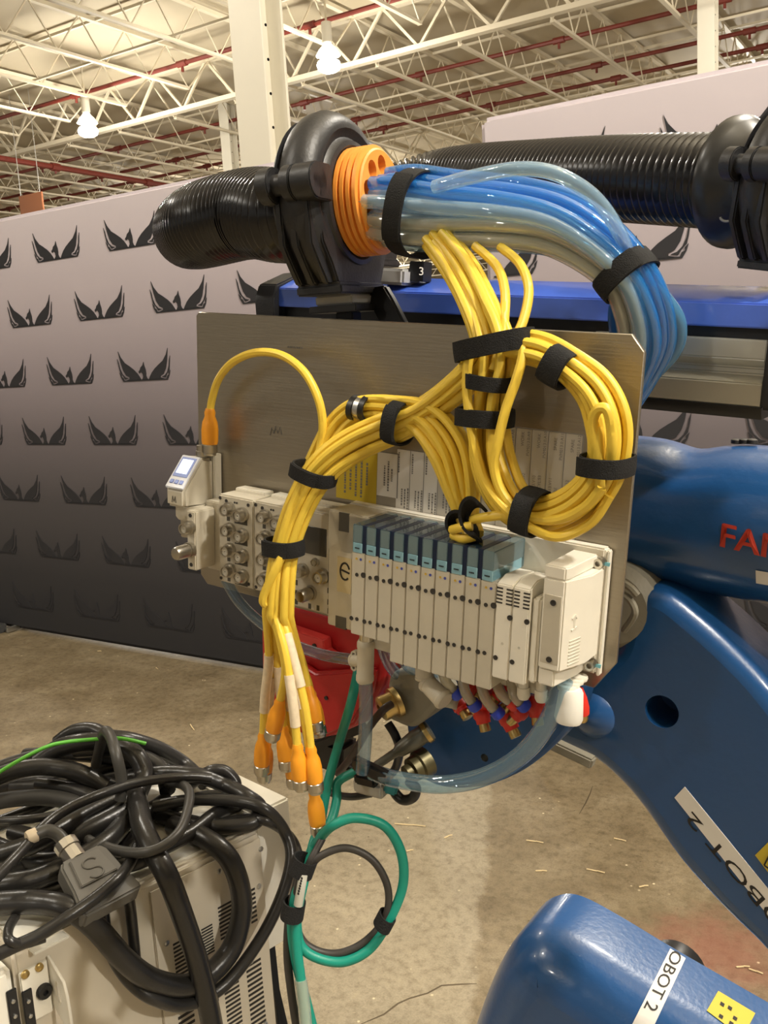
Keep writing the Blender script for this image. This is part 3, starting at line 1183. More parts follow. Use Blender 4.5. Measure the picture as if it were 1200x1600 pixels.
# twin plain modules with vents, right of the ten valves
for i in range(2):
    a0 = -.0228 + PIT * 10 + i * .0158
    p_ = [(.0440, .030), (.0425, .058), (.0475, WV), (.1325, WV), (.1325, .030)]
    mb = MB(PM)
    mb.loft([[(a0, a_, b_) for a_, b_ in p_], [(a0 + .0154, a_, b_) for a_, b_ in p_]])
    sb_ = mb.build('supply_module', CREAM, man, bev=.001)
    mb = MB(PM)
    for k in range(5):
        vv = .0505 + k * .0032
        mb.box(a0 + (.0005 if i == 0 else .001), a0 + .0062, vv, vv + .0014, WV - .0005, WV + .0002)
        mb.box(a0 + .0095, a0 + .0152, vv, vv + .0014, WV - .0005, WV + .0002)
    mb.build('vent_slots', DARK, sb_, smooth=False)
    screw(a0 + .0140, .0755, WV, sb_, .0024)
    screw(a0 + .0030, .1140, WV, sb_, .0022)
    screw(a0 + .0085, .1000, WV, sb_, .0012, .0003, mat('mould_spot', (.52, .49, .42), .6))
MB(PM).box(.1605, .1680, .054, .130, .016, WV - .003).build('module_side', CREAM, man, bev=.002)
# end cover with stepped side, screws, embossed arrow and vents
p_ = [(.1695, .070), (.1885, .070), (.1990, .038), (.1990, .012), (.1695, .012)]
mb = MB(PM)
mb.loft([[(a_, .0235, b_) for a_, b_ in ((.1695, .070), (.1880, .070), (.1900, .064), (.1925, .012), (.1695, .012))], [(a_, .0345, b_) for a_, b_ in ((.1695, .070), (.1880, .070), (.1900, .064), (.1925, .012), (.1695, .012))]])
mb.loft([[(a_, .0345, b_) for a_, b_ in p_], [(a_, .1135, b_) for a_, b_ in p_]])
ec = mb.build('end_cover', CREAM, man, bev=.0012)
q_ = [(.1695, .068), (.1840, .068), (.1900, .030), (.1900, .012), (.1695, .012)]
MB(PM).loft([[(a_, .1135, b_) for a_, b_ in q_], [(a_, .1290, b_) for a_, b_ in q_]]).build('cover_foot', CREAM, man, bev=.0012)
MB(PM).box(.1985, .2015, .020, .134, .002, .010).build('end_flange', CREAM, man, bev=.0008)
MB(PM).box(.1712, .1868, .048, .108, .0696, .0704).build('cover_panel', BEIGE, ec, bev=.0004, seg=1)
screw(.1795, .0545, .0704, ec, .0026, .0008)
screw(.1795, .1040, .0704, ec, .0026, .0008)
mb = MB(PM)
d_ = Vector((.0105, 0, -.032))
for k in range(8):
    vv = .0885 + k * .0030
    mb.beam((.1885 + .0105 * .30, vv, .070 - .032 * .30), (.1885 + .0105 * .72, vv - .001, .070 - .032 * .72), .0012, .0012, upv=V3)
mb.build('vent_ribs', mat('rib_shade', (.62, .58, .48), .5), ec, bev=.0003, seg=1)
mb = MB(PM)
for t0, v0_, t1, v1_ in ((.45, .078, .45, .066), (.45, .066, .36, .069), (.45, .066, .54, .069), (.36, .079, .54, .077)):
    mb.beam((.1885 + .0105 * t0, v0_, .0702 - .032 * t0), (.1885 + .0105 * t1, v1_, .0702 - .032 * t1), .0014, .0014, upv=V3)
mb.build('embossed_arrow', CREAM, ec)
for vv in (.030, .1225):
    mb = MB(PM)
    mb.lathe((.1955, vv, .012), (0, 0, 1), [(0, .0055), (.0015, .0055), (.0015, .0044), (.008, .0044), (.008, .0024), (.004, .0024), (.004, .0001)], 16)
    mb.build('hex_screw', CHROME, man)
    MB(PM).beam((.1965, vv, .014), (.2035, vv + .001, .012), .002, .003).build('torque_paint', mat('paint_teal', (.16, .42, .48), .5), man)

# ------------------------------------------------------------------ fittings and tubes under the manifold


def P3(px, py, w):
    return PL(px, py, w)


def fitting_run(mb, a, b, r0, r1, rings=True):
    a, b = Vector(a), Vector(b)
    L_ = (b - a).length
    mb.lathe(a, b - a, [(0, r0 * .9), (L_ * .06, r0 * 1.06), (L_ * .16, r0 * 1.06), (L_ * .18, r0), (L_ * .82, r1), (L_ * .84, r1 * 1.06), (L_ * .94, r1 * 1.06), (L_, r1 * .9)], 18)


tee = thing('tee_fitting', 'grey push-in tee fitting under the left valves', 'fitting', P3(572, 1060, .05))
mb = MB()
fitting_run(mb, P3(572, 1000, .045), P3(570, 1066, .045), .0085, .0085)
fitting_run(mb, P3(571, 1032, .045), P3(549, 1031, .045), .006, .0065)
mb.build('tee_body', BEIGE, tee)
mb = MB()
for py in (1021, 1042):
    c = P3(555, py, .045)
    mb.lathe(c - N3 * .003, N3, [(0, .0035), (.006, .0035), (.006, .0018), (0, .0018)], 14)
mb.build('eyelet', BEIGE, tee)
mb = MB()
mb.cyl(P3(573, 985, .045), P3(572, 1003, .045), .007)
mb.build('fitting_neck', CHROME, tee)
elb = thing('elbow_fitting', 'grey push-in elbow fitting hanging below the middle valves', 'fitting', P3(690, 1095, .05))
mb = MB()
fitting_run(mb, P3(661, 1028, .045), P3(664, 1062, .045), .0082, .0088)
fitting_run(mb, P3(664, 1064, .045), P3(696, 1096, .052), .0088, .0095)
mb.build('elbow_body', BEIGE, elb)
mb = MB()
fitting_run(mb, P3(694, 1090, .03), P3(716, 1096, .03), .0085, .008)
mb.build('rear_elbow', mat('grey_fitting', (.38, .36, .30), .5), elb)
# row of small clear nipples with blue and red collets
for i, (ax, ay, bx, by, cm) in enumerate(((690, 1040, 712, 1082, RELB), (722, 1052, 740, 1100, RELB), (750, 1062, 776, 1112, RELB), (776, 1066, 800, 1098, REDB), (800, 1070, 816, 1100, RELB))):
    r = thing('nipple_fitting', 'clear bent nipple with a %s collet below the valves, %s from the left' % ('blue' if cm is RELB else 'red', ('first', 'second', 'third', 'fourth', 'fifth')[i]), 'fitting', P3(bx, by, .03))
    pts = plpath([(ax, ay - 12, .038), (ax, ay, .04), (ax * .5 + bx * .5 - 4, ay * .4 + by * .6, .044), (bx, by, .040)], 5)
    MB().tube(pts, .0052, 10).build('clear_neck', clear_mat('neck_clear', (.85, .8, .68), (.6, .55, .42), .45) if 'neck_clear' not in MATS else MATS['neck_clear'], r)
    d = (pts[-1] - pts[-2]).normalized()
    MB().lathe(pts[-1] - d * .003, d, [(0, .0062), (.007, .0068), (.009, .0055), (.009, .0035), (.004, .0035)], 14, False).build('collet', cm, r)
for i, (px, py) in enumerate(((818, 1066), (846, 1070))):
    r = thing('port_stub', 'short cream port stub under the plain modules, %s' % ('left one' if i == 0 else 'right one'), 'fitting', P3(px, py + 20, .045))
    mb = MB()
    mb.lathe(P3(px, py - 6, .045), P3(px, py + 20, .045) - P3(px, py - 6, .045), [(0, .0048), (.008, .0048), (.008, .0058), (.016, .006), (.019, .0045)], 14)
    mb.build('stub_body', CREAM, r)
red_spec = (((716, 1096), (727, 1115), 0), ((748, 1098), (758, 1138), 1), ((770, 1082), (742, 1108), 2), ((782, 1100), (806, 1150), 3), ((812, 1082), (790, 1106), 4), ((836, 1086), (840, 1128), 5), ((728, 1068), (752, 1088), 6), ((796, 1068), (772, 1094), 7), ((820, 1104), (800, 1124), 8))
ordn = ('leftmost', 'second from left', 'upper left crossing', 'lowest with a long brass tip', 'middle crossing', 'rightmost under the stubs', 'topmost left', 'topmost middle', 'small one between the lowest and rightmost')
for i, (a, b, k) in enumerate(red_spec):
    r = thing('red_plug', 'red plug with a brass tip under the valves, ' + ordn[i], 'plug', P3(b[0], b[1], .02))
    A, B = P3(a[0], a[1], .022), P3(b[0], b[1], .026)
    L_ = (B - A).length
    d = (B - A).normalized()
    MB().lathe(A, d, [(0, .006), (L_ * .25, .0085), (L_ * .55, .0085), (L_ * .62, .0072), (L_ * .8, .0068)], 14).build('plug_body', REDB, r)
    MB().lathe(A + d * L_ * .78, d, [(0, .0052), (.004, .0056), (.008, .0056), (.0085, .004)], 12).build('brass_tip', BRASS, r)
sil = thing('silencer', 'white cylindrical silencer under the end cover', 'silencer', P3(888, 1125, .03))
A, B = P3(893, 1076, .040), P3(888, 1124, .042)
MB().lathe(A, B - A, [(0, .009), (.003, .0105), (.026, .0125), (.030, .011), (.031, .001)], 20).build('silencer_body', mat('silencer_white', (.80, .78, .72), .75, bump=.04, scale=900), sil)
mb = MB()
for k in range(4):
    c = P3(886 + k * 6, 1070 - k * 5, .040 - k * .006)
    mb.lathe(c, P3(888, 1124, .042) - A, [(0, .008), (.002, .0085), (.004, .008)], 16)
mb.build('thread', CREAM, sil)
r = thing('red_plug', 'red plug with a brass tip beside the white silencer', 'plug', P3(908, 1120, .02))
A, B = P3(904, 1076, .022), P3(909, 1124, .020)
MB().lathe(A, B - A, [(0, .004), (.008, .0065), (.018, .0078), (.024, .0072)], 14).build('plug_body', REDB, r)
MB().lathe(A + (B - A) * .78, B - A, [(0, .006), (.005, .0062), (.008, .005)], 12).build('brass_tip', BRASS, r)


def tubething(name, label, cat, pts, r, m, group=None, n=12, k=7, path=None, kidname=None):
    p = path or plpath(pts, k)
    o = MB().tube(p, r, n).build(name, m)
    return tag(o, label, cat, group)


tubething('air_tube', 'straight smoky blue air tube dropping from the tee fitting', 'tube', [(571, 1058, .045), (572, 1100, .047), (570, 1160, .048), (566, 1206, .045)], .0072, T_SMOKE)
tubething('air_tube', 'wide clear air tube curving in a loop under the manifold', 'tube', [(582, 1206, .035), (620, 1218, .038), (690, 1226, .04), (760, 1212, .042), (820, 1175, .044), (860, 1120, .046), (880, 1062, .044)], .0088, T_LOOP)
tubething('air_tube', 'pale blue air tube entering the tee fitting from the left', 'tube', [(352, 905, .02), (372, 938, .018), (402, 968, .014), (450, 1002, .020), (500, 1022, .036), (550, 1031, .045)], .0060, T_SMOKE)
tubething('air_tube', 'smoky tube bending down behind the left valves', 'tube', [(598, 990, .02), (600, 1020, .0), (622, 1055, -.02), (660, 1062, -.03)], .0062, T_SMOKE)
tubething('air_tube', 'second smoky tube bending down behind the left valves', 'tube', [(622, 1000, .01), (630, 1030, -.01), (650, 1048, -.02), (690, 1050, -.03)], .0062, T_SMOKE)

# ------------------------------------------------------------------ hose clamps and corrugated hose
AXH = (U3 + V3 * -.10 + N3 * -.15).normalized()


def hose_clamp(c, ax, s, label):
    """black hinged hose clamp: dome ring around the axis, square foot, hinge lug, two slotted halves"""
    r = thing('hose_clamp', label, 'clamp', c)
    upv = (-V3 - ax * (-V3).dot(ax)).normalized()
    fw = ax.cross(upv).normalized()
    if fw.dot(N3) < 0:
        fw = -fw
    Fm = Matrix.Identity(4)
    for i, a in enumerate((ax, fw, upv)):
        Fm.col[i][:3] = a
    Fm.col[3][:3] = c
    S = lambda *p: Vector(p) * s
    mb = MB(Fm)
    # ring: trumpet like lathe around the axis, thick rounded rim
    pr = [(-.030, .050), (-.030, .070), (-.027, .078), (-.022, .083), (-.0215, .077), (-.0155, .077), (-.015, .0845), (-.008, .0885), (.002, .0895), (.010, .087), (.017, .0815), (.0205, .075), (.021, .071), (.0185, .067), (.0175, .063), (.020, .0605), (.0235, .0590), (.0245, .0545), (.022, .050)]
    mb.lathe((0, 0, 0), (1, 0, 0), [(t * s, q * s) for t, q in pr], 48, False)
    mb.build('clamp_ring', PLASTIC, r, angle=35)
    mb = MB(Fm)
    rr = []
    for z, hw, x0, x1 in ((-.012, .073, -.021, .0195), (-.040, .070, -.021, .021), (-.060, .057, -.021, .022), (-.078, .047, -.021, .022), (-.079, .050, -.025, .026), (-.088, .050, -.025, .026)):
        rr.append([(x0 * s, -hw * s, z * s), (x1 * s, -hw * s, z * s), (x1 * s, hw * s, z * s), (x0 * s, hw * s, z * s)])
    mb.loft(rr)
    mb.build('clamp_foot', PLASTIC, r, bev=.002 * s)
    for x0, x1 in ((-.021, -.014), (-.007, .001), (.009, .016)):
        mb = MB(Fm)
        p = [(.085, -.002), (.084, -.042), (.069, -.063), (.057, -.0785), (.042, -.0785), (.055, -.002)]
        mb.loft([[(x0 * s, b * s, z * s) for b, z in p], [(x1 * s, b * s, z * s) for b, z in p]])
        mb.build('foot_rib', PLASTIC, r, bev=.0015 * s)
    mb = MB(Fm)
    for x0, x1 in ((-.030, -.016), (-.004, .007), (.008, .030)):
        mb.cyl(S(x0, .088, .012), S(x1, .088, .012), .0165 * s, n=22)
        mb.box(x0 * s, x1 * s, .062 * s, .088 * s, -.0045 * s, .0285 * s)
    mb.cyl(S(-.034, .088, .012), S(.030, .088, .012), .010 * s, n=14)
    mb.build('hinge_lug', PLASTIC, r, bev=.0012 * s)
    return r, Fm


C1 = PL(526, 322, -.035)
clamp1, FM1 = hose_clamp(C1, AXH, 1.0, 'black hinged hose clamp gripping the orange insert above the plate')
# ribbed orange insert with tube pockets
ins = thing('cable_insert', 'ribbed orange foam insert with pockets for the clear tubes', 'insert', C1 + AXH * .07)
mb = MB(FM1)
pr = [(.010, .044), (.023, .0485)]
for k in range(4):
    x = .0235 + k * .0066
    pr += [(x, .0480), (x + .0008, .0520), (x + .0045, .0520), (x + .0055, .0480)]
pr += [(.0510, .0485), (.0525, .0465)]
mb.lathe((0, 0, 0), (1, 0, 0), pr, 40, False)
pk = []
loopo = [(.0467 * math.cos(t), .0467 * math.sin(t)) for t in [2 * math.pi * i / 40 for i in range(40)]]
for i in range(9):
    a = 2 * math.pi * i / 9 + .2
    c = Vector((.0335 * math.cos(a), .0335 * math.sin(a)))
    pk.append([(c.x + .0088 * math.cos(-2 * math.pi * j / 14), c.y + .0088 * math.sin(-2 * math.pi * j / 14)) for j in range(14)])
pk.append([(.017 * math.cos(-2 * math.pi * j / 20), .017 * math.sin(-2 * math.pi * j / 20)) for j in range(20)])
mb.poly([loopo] + pk, lambda a, b: (.0525, a, b), lambda a, b: (.02, a, b))
mb.build('insert_body', ORING, ins, angle=35)
C2 = at(572, 320, 1.34)
clamp2, FM2 = hose_clamp(C2, AXH, 1.0, 'second black hose clamp half hidden behind the orange insert')
# steel adaptor, bracket and post under the first clamp
br = thing('clamp_bracket', 'black bracket with a grey spacer block holding the hose clamp behind the plate', 'bracket', PL(505, 500, -.035))
q = FM1 @ Vector((.002, 0, -.088))
dn = -(FM1.to_3x3() @ Vector((0, 0, 1)))
fw1 = FM1.to_3x3() @ Vector((0, 1, 0))
Bm = FM1.copy()
Bm.col[3][:3] = q
MB(Bm).box(-.020, .022, -.030, .026, -.010, 0).build('spacer_block', mat('spacer_grey', (.34, .34, .33), .45), br, bev=.0015)
MB(Bm).box(-.026, .028, -.034, .030, -.017, -.010).build('black_plate', BLACK, br, bev=.001)
MB(Bm).box(-.010, .010, -.016, .004, -.090, -.017).build('post', BLACK, br, bev=.001)
lg = thing('rubber_strap', 'broad black rubber strap slanting behind the plate right of the clamp', 'strap', PL(600, 500, -.06))
mb = MB()
pa, pb = [], []
for (ax, ay, bx, by, w) in ((560, 452, 600, 446, -.06), (575, 470, 612, 466, -.055), (590, 500, 632, 505, -.05), (605, 530, 640, 530, -.05)):
    a, b = P3(ax, ay, w), P3(bx, by, w)
    pa.append([a, b, b - N3 * .01, a - N3 * .01])
mb.loft(pa)
mb.build('strap_band', BLACK, lg, bev=.002)

# corrugated hose: leaves the clamp to the left, turns back behind and runs to the far clamp
hp = [FM1 @ Vector((-.01, 0, 0)), FM1 @ Vector((-.06, 0, -.003)), PL(395, 334, -.045), PL(340, 345, -.055), PL(310, 355, -.085), at(297, 363, 1.24), at(318, 366, 1.34), at(375, 356, 1.40), at(450, 340, 1.42), C2 + AXH * -.08, C2]
hp2 = [C2 + AXH * .02, at(700, 284, 1.31), at(850, 279, 1.13), at(1000, 280, .99), at(1130, 284, .91), at(1170, 286, .885)]


def corrugate(pts, r0, pitch, label, k=40):
    q = crom(pts, k)
    # resample evenly
    L_ = [0]
    for a, b in zip(q[:-1], q[1:]):
        L_.append(L_[-1] + (b - a).length)
    nr = int(L_[-1] / pitch)
    cyc = ((0.0, .905), (.2, 1.0), (.5, 1.0), (.7, .905))
    pp, rr, j = [], [], 0
    for i in range(nr):
        for t, g in cyc:
            s_ = (i + t) * pitch
            while j < len(L_) - 2 and L_[j + 1] < s_:
                j += 1
            f_ = (s_ - L_[j]) / max(1e-9, L_[j + 1] - L_[j])
            pp.append(q[j].lerp(q[j + 1], f_))
            rr.append(r0 * g)
    o = MB().tube(pp, r0, 36, radii=rr).build('corrugated_hose', HOSE, angle=80)
    return tag(o, label, 'hose')


corrugate(hp, .0480, .0072, 'black corrugated hose leaving the clamp to the left and turning back')
corrugate(hp2, .0455, .0088, 'long black corrugated hose running right to the flared collar')
# flared collar and clamp at the right end
C3 = at(1165, 283, .885)
ax3 = (at(1120, 283, .915) - at(1000, 280, .99)).normalized()
fl_ = thing('hose_collar', 'flared black rubber collar on the hose at the right edge', 'collar', C3)
base = at(1148, 286, .905)
mb = MB()
mb.lathe(base, ax3, [(.0, .046), (-.004, .056), (-.002, .0615), (.004, .0620), (.012, .057), (.022, .050), (.036, .045), (.060, .043), (.075, .045)], 44, False)
mb.build('collar_flare', mat('collar_black', (.022, .022, .022), .32), fl_)
mb = MB()
c = base + ax3 * .012 + N3 * .052 + V3 * .035
mb.tube([c + U3 * (.006 * math.cos(t)) + V3 * (.004 * math.sin(t)) for t in [math.pi * i / 8 for i in range(9)]], .0012, 6)
mb.build('moulding_nib', mat('nib_grey', (.25, .25, .24), .5), fl_)
hose_clamp(base + ax3 * .072, ax3, .88, 'black hose clamp cut by the right edge of the picture')

# ------------------------------------------------------------------ clear tubes from the insert to behind the plate
rng = random.Random(11)


def bundle_paths(center, n, lo=0.0, seed=1, k=7, twist=0.6, frameup=None, offs=None):
    """center: list of (px, py, w, spread in plane, spread along plate normal); returns n paths"""
    rg = random.Random(seed)
    P = [PL(a, b, w) for a, b, w, *_ in center]
    C = crom(P, k)
    sp = crom([Vector((c[3], c[4], 0)) for c in center], k)
    out = []
    if offs is None:
        offs = []
        for i in range(n):                          # sunflower filling of the unit disc
            rr = math.sqrt((i + .5) / n) * .92 + .02
            offs.append((rr, i * 2.39996 + seed))
    for i, (rr, a0) in enumerate(offs):
        ph, am = rg.random() * 6.28, (rg.random() - .5) * twist
        q = []
        for j, p in enumerate(C):
            d = (C[min(j + 1, len(C) - 1)] - C[max(j - 1, 0)]).normalized()
            pn = d.cross(N3).normalized()
            bn = pn.cross(d)
            a = a0 + am * math.sin(j / len(C) * 5 + ph)
            q.append(p + pn * (math.cos(a) * rr * sp[j].x) + bn * (math.sin(a) * rr * sp[j].y))
        out.append(q)
    return out


cc = [(600, 326, -.035, .036, .036), (640, 328, -.033, .040, .036), (700, 333, -.032, .037, .034), (790, 338, -.036, .033, .032), (870, 352, -.046, .029, .030), (935, 388, -.058, .025, .027), (980, 432, -.07, .022, .024), (1003, 480, -.085, .024, .022), (1010, 530, -.10, .024, .020), (998, 580, -.11, .016, .016), (975, 625, -.115, .012, .012)]
paths = bundle_paths(cc, 24, seed=3, twist=.5)
cnt = {}
for i, q in enumerate(paths):
    e = q[14]
    a = (e - P3(640, 328, -.033)).dot(-V3)
    if a > .012:
        m, word = T_BLUE, 'blue'
    elif a > -.012:
        m, word = T_PALE, 'pale blue'
    else:
        m, word = T_CLEAR, 'clear'
    if i % 7 == 3:
        m, word = T_PALE, 'pale blue'
    o = MB().tube(q, .0068, 10).build('air_tube', m)
    tag(o, '%s air tube in the thick bundle leaving the orange insert' % word, 'tube', '%s tubes in the bundle from the orange insert' % word)
tubething('air_tube', 'pale tube arching above the tube bundle on its own', 'tube', [(680, 292, .0, ), (740, 276, .01), (810, 264, .01), (870, 272, .0), (925, 305, -.02), (960, 350, -.035), (985, 405, -.06), (1000, 450, -.08)], .0062, T_PALE)
tubething('air_tube', 'deep blue tube looping down behind the plate corner left of the bundle', 'tube', [(990, 430, -.085), (972, 462, -.10), (964, 490, -.105), (968, 530, -.11), (975, 560, -.115)], .0085, mat('tube_solid_blue', (.01, .11, .42), .2, coat=.5))
for i, pts in enumerate(([(1010, 440, -.08), (1040, 470, -.09), (1060, 505, -.10), (1055, 545, -.11), (1020, 585, -.115), (990, 615, -.12)], [(1000, 440, -.085), (1022, 470, -.09), (1036, 505, -.105), (1030, 545, -.11), (1005, 585, -.118), (980, 612, -.12)])):
    tubething('air_tube', ('outer' if i == 0 else 'inner') + ' blue tube bulging right of the plate corner', 'tube', pts, .0072, T_PALE if i else mat('tube_mid_blue', (.06, .19, .36), .2, coat=.5))


def strap(label, A, B, w, depth, width, bulge=1.0, tail=None, parent=None, up=0.0):
    """hook-and-loop band around a bundle seen between picture points A and B (on plane w)"""
    a, b = PL(*A, w), PL(*B, w)
    c, h = (a + b) / 2, (b - a).length / 2
    X = (b - a).normalized()
    Y = (N3 - X * N3.dot(X)).normalized()
    Z = X.cross(Y)
    wd = width * .9 / F / 2 * (Vector(c) - Vector((0, 0, CAMH))).length
    n = 32
    ro, ri = [], []
    mb = MB()
    rings = []
    for zz, g in ((-wd, 1.0), (wd, 1.0)):
        for th in ((0.0016, 0.0) if zz < 0 else (0.0, 0.0016)):
            pass
    prof = [(-wd, .0), (-wd, .0017), (-wd * .5, .0021), (0, .0022), (wd * .5, .0021), (wd, .0017), (wd, .0)]
    for z, th in prof:
        rg_ = []
        for j in range(n):
            t = 2 * math.pi * j / n
            cx_, sy_ = math.cos(t), math.sin(t)
            e = 0.78
            ex_ = math.copysign(abs(cx_) ** e, cx_) * (h + th)
            ey_ = math.copysign(abs(sy_) ** e, sy_) * (depth + th)
            wob = 1 + .02 * math.sin(3 * t + h * 900)
            rg_.append(c + X * ex_ * wob + Y * ey_ * wob + Z * (z + up * ex_))
        rings.append(rg_)
    mb.loft(rings, True, False)
    # inner skin closes the band
    rings2 = [rings[-1], rings[0]]
    mb.loft(rings2, True, False)
    # overlapping free end of the band
    f_ = []
    for j in range(-5, 8):
        t = math.pi / 2 + j * .12
        cx_, sy_ = math.cos(t), math.sin(t)
        g = (h + .0036)
        f_.append([c + X * math.copysign(abs(cx_) ** .78, cx_) * (h + q_) + Y * (abs(sy_) ** .78) * (depth + q_) + Z * (s_ * wd * .96 + up * cx_ * h) for s_, q_ in ((-1, .0022), (1, .0022), (1, .0038), (-1, .0038))])
    mb.loft(f_)
    o = mb.build('cable_strap', VELCRO, angle=50)
    return tag(o, label, 'strap')


strap('black strap around the clear tubes next to the orange insert', (662, 268), (641, 400), -.033, .040, 34)
strap('black strap around the clear tubes above the plate corner', (1012, 398), (945, 462), -.068, .029, 34)

# ------------------------------------------------------------------ yellow sensor cables
CR = .0042


def plug(A, d, parent, s=1.0, nut=True):
    """orange moulded plug with a knurled coupling nut; starts at A along d"""
    MB().lathe(A - d * .004, d, [(0, .0045 * s), (.004 * s, .0058 * s), (.008 * s, .0054 * s), (.014 * s, .0078 * s), (.022 * s, .0088 * s), (.034 * s, .0086 * s), (.037 * s, .0080 * s)], 16).build('plug_body', ORANGE, parent)
    if nut:
        mb = MB()
        B = A + d * .033 * s
        n = 20
        rings = []
        u = d.orthogonal().normalized()
        w_ = d.cross(u)
        for t, r in ((0, .0070), (.001, .0080), (.009, .0080), (.010, .0068), (.012, .0066), (.012, .0052), (.008, .0050)):
            rings.append([B + d * t * s + (u * math.cos(2 * math.pi * j / n) + w_ * math.sin(2 * math.pi * j / n)) * r * s * (1 + (.05 if j % 2 and t < .0095 else 0)) for j in range(n)])
        mb.loft(rings, True, False)
        mb.build('coupling_nut', CHROME, parent)


def ycable(path, label, group=None, end=None, sleeve=None, s=1.0, r=CR, col=None):
    o = MB().tube(path, r, 9).build('sensor_cable', col or YEL)
    tag(o, label, 'cable', group)
    if end:
        A = path[-1]
        d = (path[-1] - path[-4]).normalized()
        plug(A, d, o, s)
    if sleeve:
        a, b = sleeve
        n = len(path)
        seg_ = path[int(n * a):max(int(n * b), int(n * a) + 2)]
        MB().tube(seg_, r * 1.22, 10).build('marker_sleeve', SLEEVE, o)
    return o


# cable from the sensor: upright plug, arch, joining the bundle
o = ycable(plpath([(328, 648, .020), (331, 625, .020), (342, 592, .026), (365, 565, .035), (400, 551, .042), (440, 555, .046), (474, 580, .048), (496, 620, .048), (504, 660, .046), (500, 700, .046), (490, 735, .055)], 8), 'yellow cable arching from the pressure sensor over the bare plate')
A = PL(328, 644, .020)
d = (PL(328, 690, .020) - A).normalized()
plug(A, d, o, 1.05)

# main drop: from the tube bundle, through the arch, down to the orange plugs
drop = [(680, 372, -.015, .018, .012), (712, 415, .0, .018, .012), (742, 470, .022, .018, .012), (762, 530, .035, .018, .010), (752, 565, .04, .016, .009), (715, 602, .036, .013, .010), (665, 640, .034, .013, .010), (620, 662, .036, .016, .012), (560, 688, .045, .017, .012), (515, 718, .055, .017, .011), (484, 755, .062, .016, .011), (460, 805, .070, .015, .010), (444, 856, .076, .0145, .009), (436, 905, .083, .016, .010), (432, 960, .085, .019, .010)]
ends = [((428, 1040), (420, 1100), (416, 1162), 'short', .055), ((420, 1030), (414, 1090), (411, 1150), 'leftmost', .070), ((432, 1020), (438, 1080), (443, 1140), 'inner left', .060),
        ((440, 1010), (446, 1050), (437, 1098), 'highest left', .095), ((446, 1020), (458, 1100), (465, 1168), 'front', .100), ((456, 1020), (476, 1100), (486, 1172), 'right front', .092),
        ((448, 1020), (452, 1100), (456, 1168), 'middle rear', .050), ((462, 1000), (474, 1040), (482, 1078), 'highest right', .060), ((470, 1040), (480, 1060), (486, 1085), 'right rear', .045),
        ((455, 1040), (478, 1140), (491, 1240), 'lowest, hanging far below the others', .080)]
words = {'short': 'whose plug hangs second from the left', 'leftmost': 'whose orange plug hangs leftmost', 'inner left': 'whose plug hangs behind the leftmost two', 'highest left': 'whose plug ends high in front of the white sleeves',
         'front': 'whose big orange plug hangs in front at the middle', 'right front': 'whose plug hangs at the right, low in front', 'middle rear': 'whose plug is tucked behind the middle one', 'highest right': 'whose plug sticks out to the right before the red motor',
         'right rear': 'whose plug hides behind the plug at the red motor', 'lowest, hanging far below the others': 'whose orange plug hangs lowest, above the teal cables'}
offs = []
for i in range(10):
    rr = math.sqrt((i + .5) / 10) * .9
    offs.append((rr, i * 2.39996 + 1))
dp = bundle_paths(drop, 10, seed=5, twist=.7, offs=offs, k=6)
# order the drop cables left to right so that they fan out without crossing
key = sorted(range(10), key=lambda i: (dp[i][-1] - PL(432, 960, .085)).dot(U3))
eorder = [1, 0, 2, 3, 6, 4, 9, 5, 8, 7]
for i, e in zip(key, eorder):
    m1, m2, m3, nm, w = ends[e]
    tail = [dp[i][-1], PL(*m1, w * .7 + .085 * .3), PL(*m2, w), PL(*m3, w)]
    q = dp[i][:-1] + crom([dp[i][-3]] + tail, 9)[9:]
    ycable(q, 'yellow sensor cable ' + words[nm], None, True, ((.85, .94), (.83, .95), (.86, .94), None, (.87, .96), (.80, .90), (.84, .93), None, None, (.83, .90))[e])
# one slack loop beside the lower strap
ycable(plpath([(440, 870, .09), (428, 895, .095), (414, 925, .098), (411, 940, .098), (417, 942, .094), (424, 920, .090), (436, 880, .088)], 7), 'yellow cable slack bent back just left of the lower strap')

# rear strand over the arch: from the drop up to the metal clip and down to the knot
rear = [(478, 770, .045, .012, .009), (500, 715, .040, .012, .009), (528, 664, .034, .012, .009), (566, 636, .030, .011, .009), (620, 636, .030, .012, .010), (668, 655, .034, .022, .010), (704, 700, .036, .026, .010), (722, 760, .036, .020, .010), (730, 806, .038, .010, .008), (742, 836, .046, .006, .006)]
for q in bundle_paths(rear, 11, seed=2, twist=.5):
    ycable(q, 'yellow cable running from the arch down to the black knot', 'yellow cables between the arch and the knot')
# straight strands from the collar strap to the arch
br_ = [(770, 560, .03, .006, .008), (730, 592, .028, .006, .008), (690, 622, .03, .007, .008), (640, 650, .034, .010, .008), (612, 660, .035, .012, .008)]
for q in bundle_paths(br_, 4, seed=8, twist=.3):
    ycable(q, 'yellow cable slanting from the collar strap to the arch', 'yellow cables slanting to the arch')
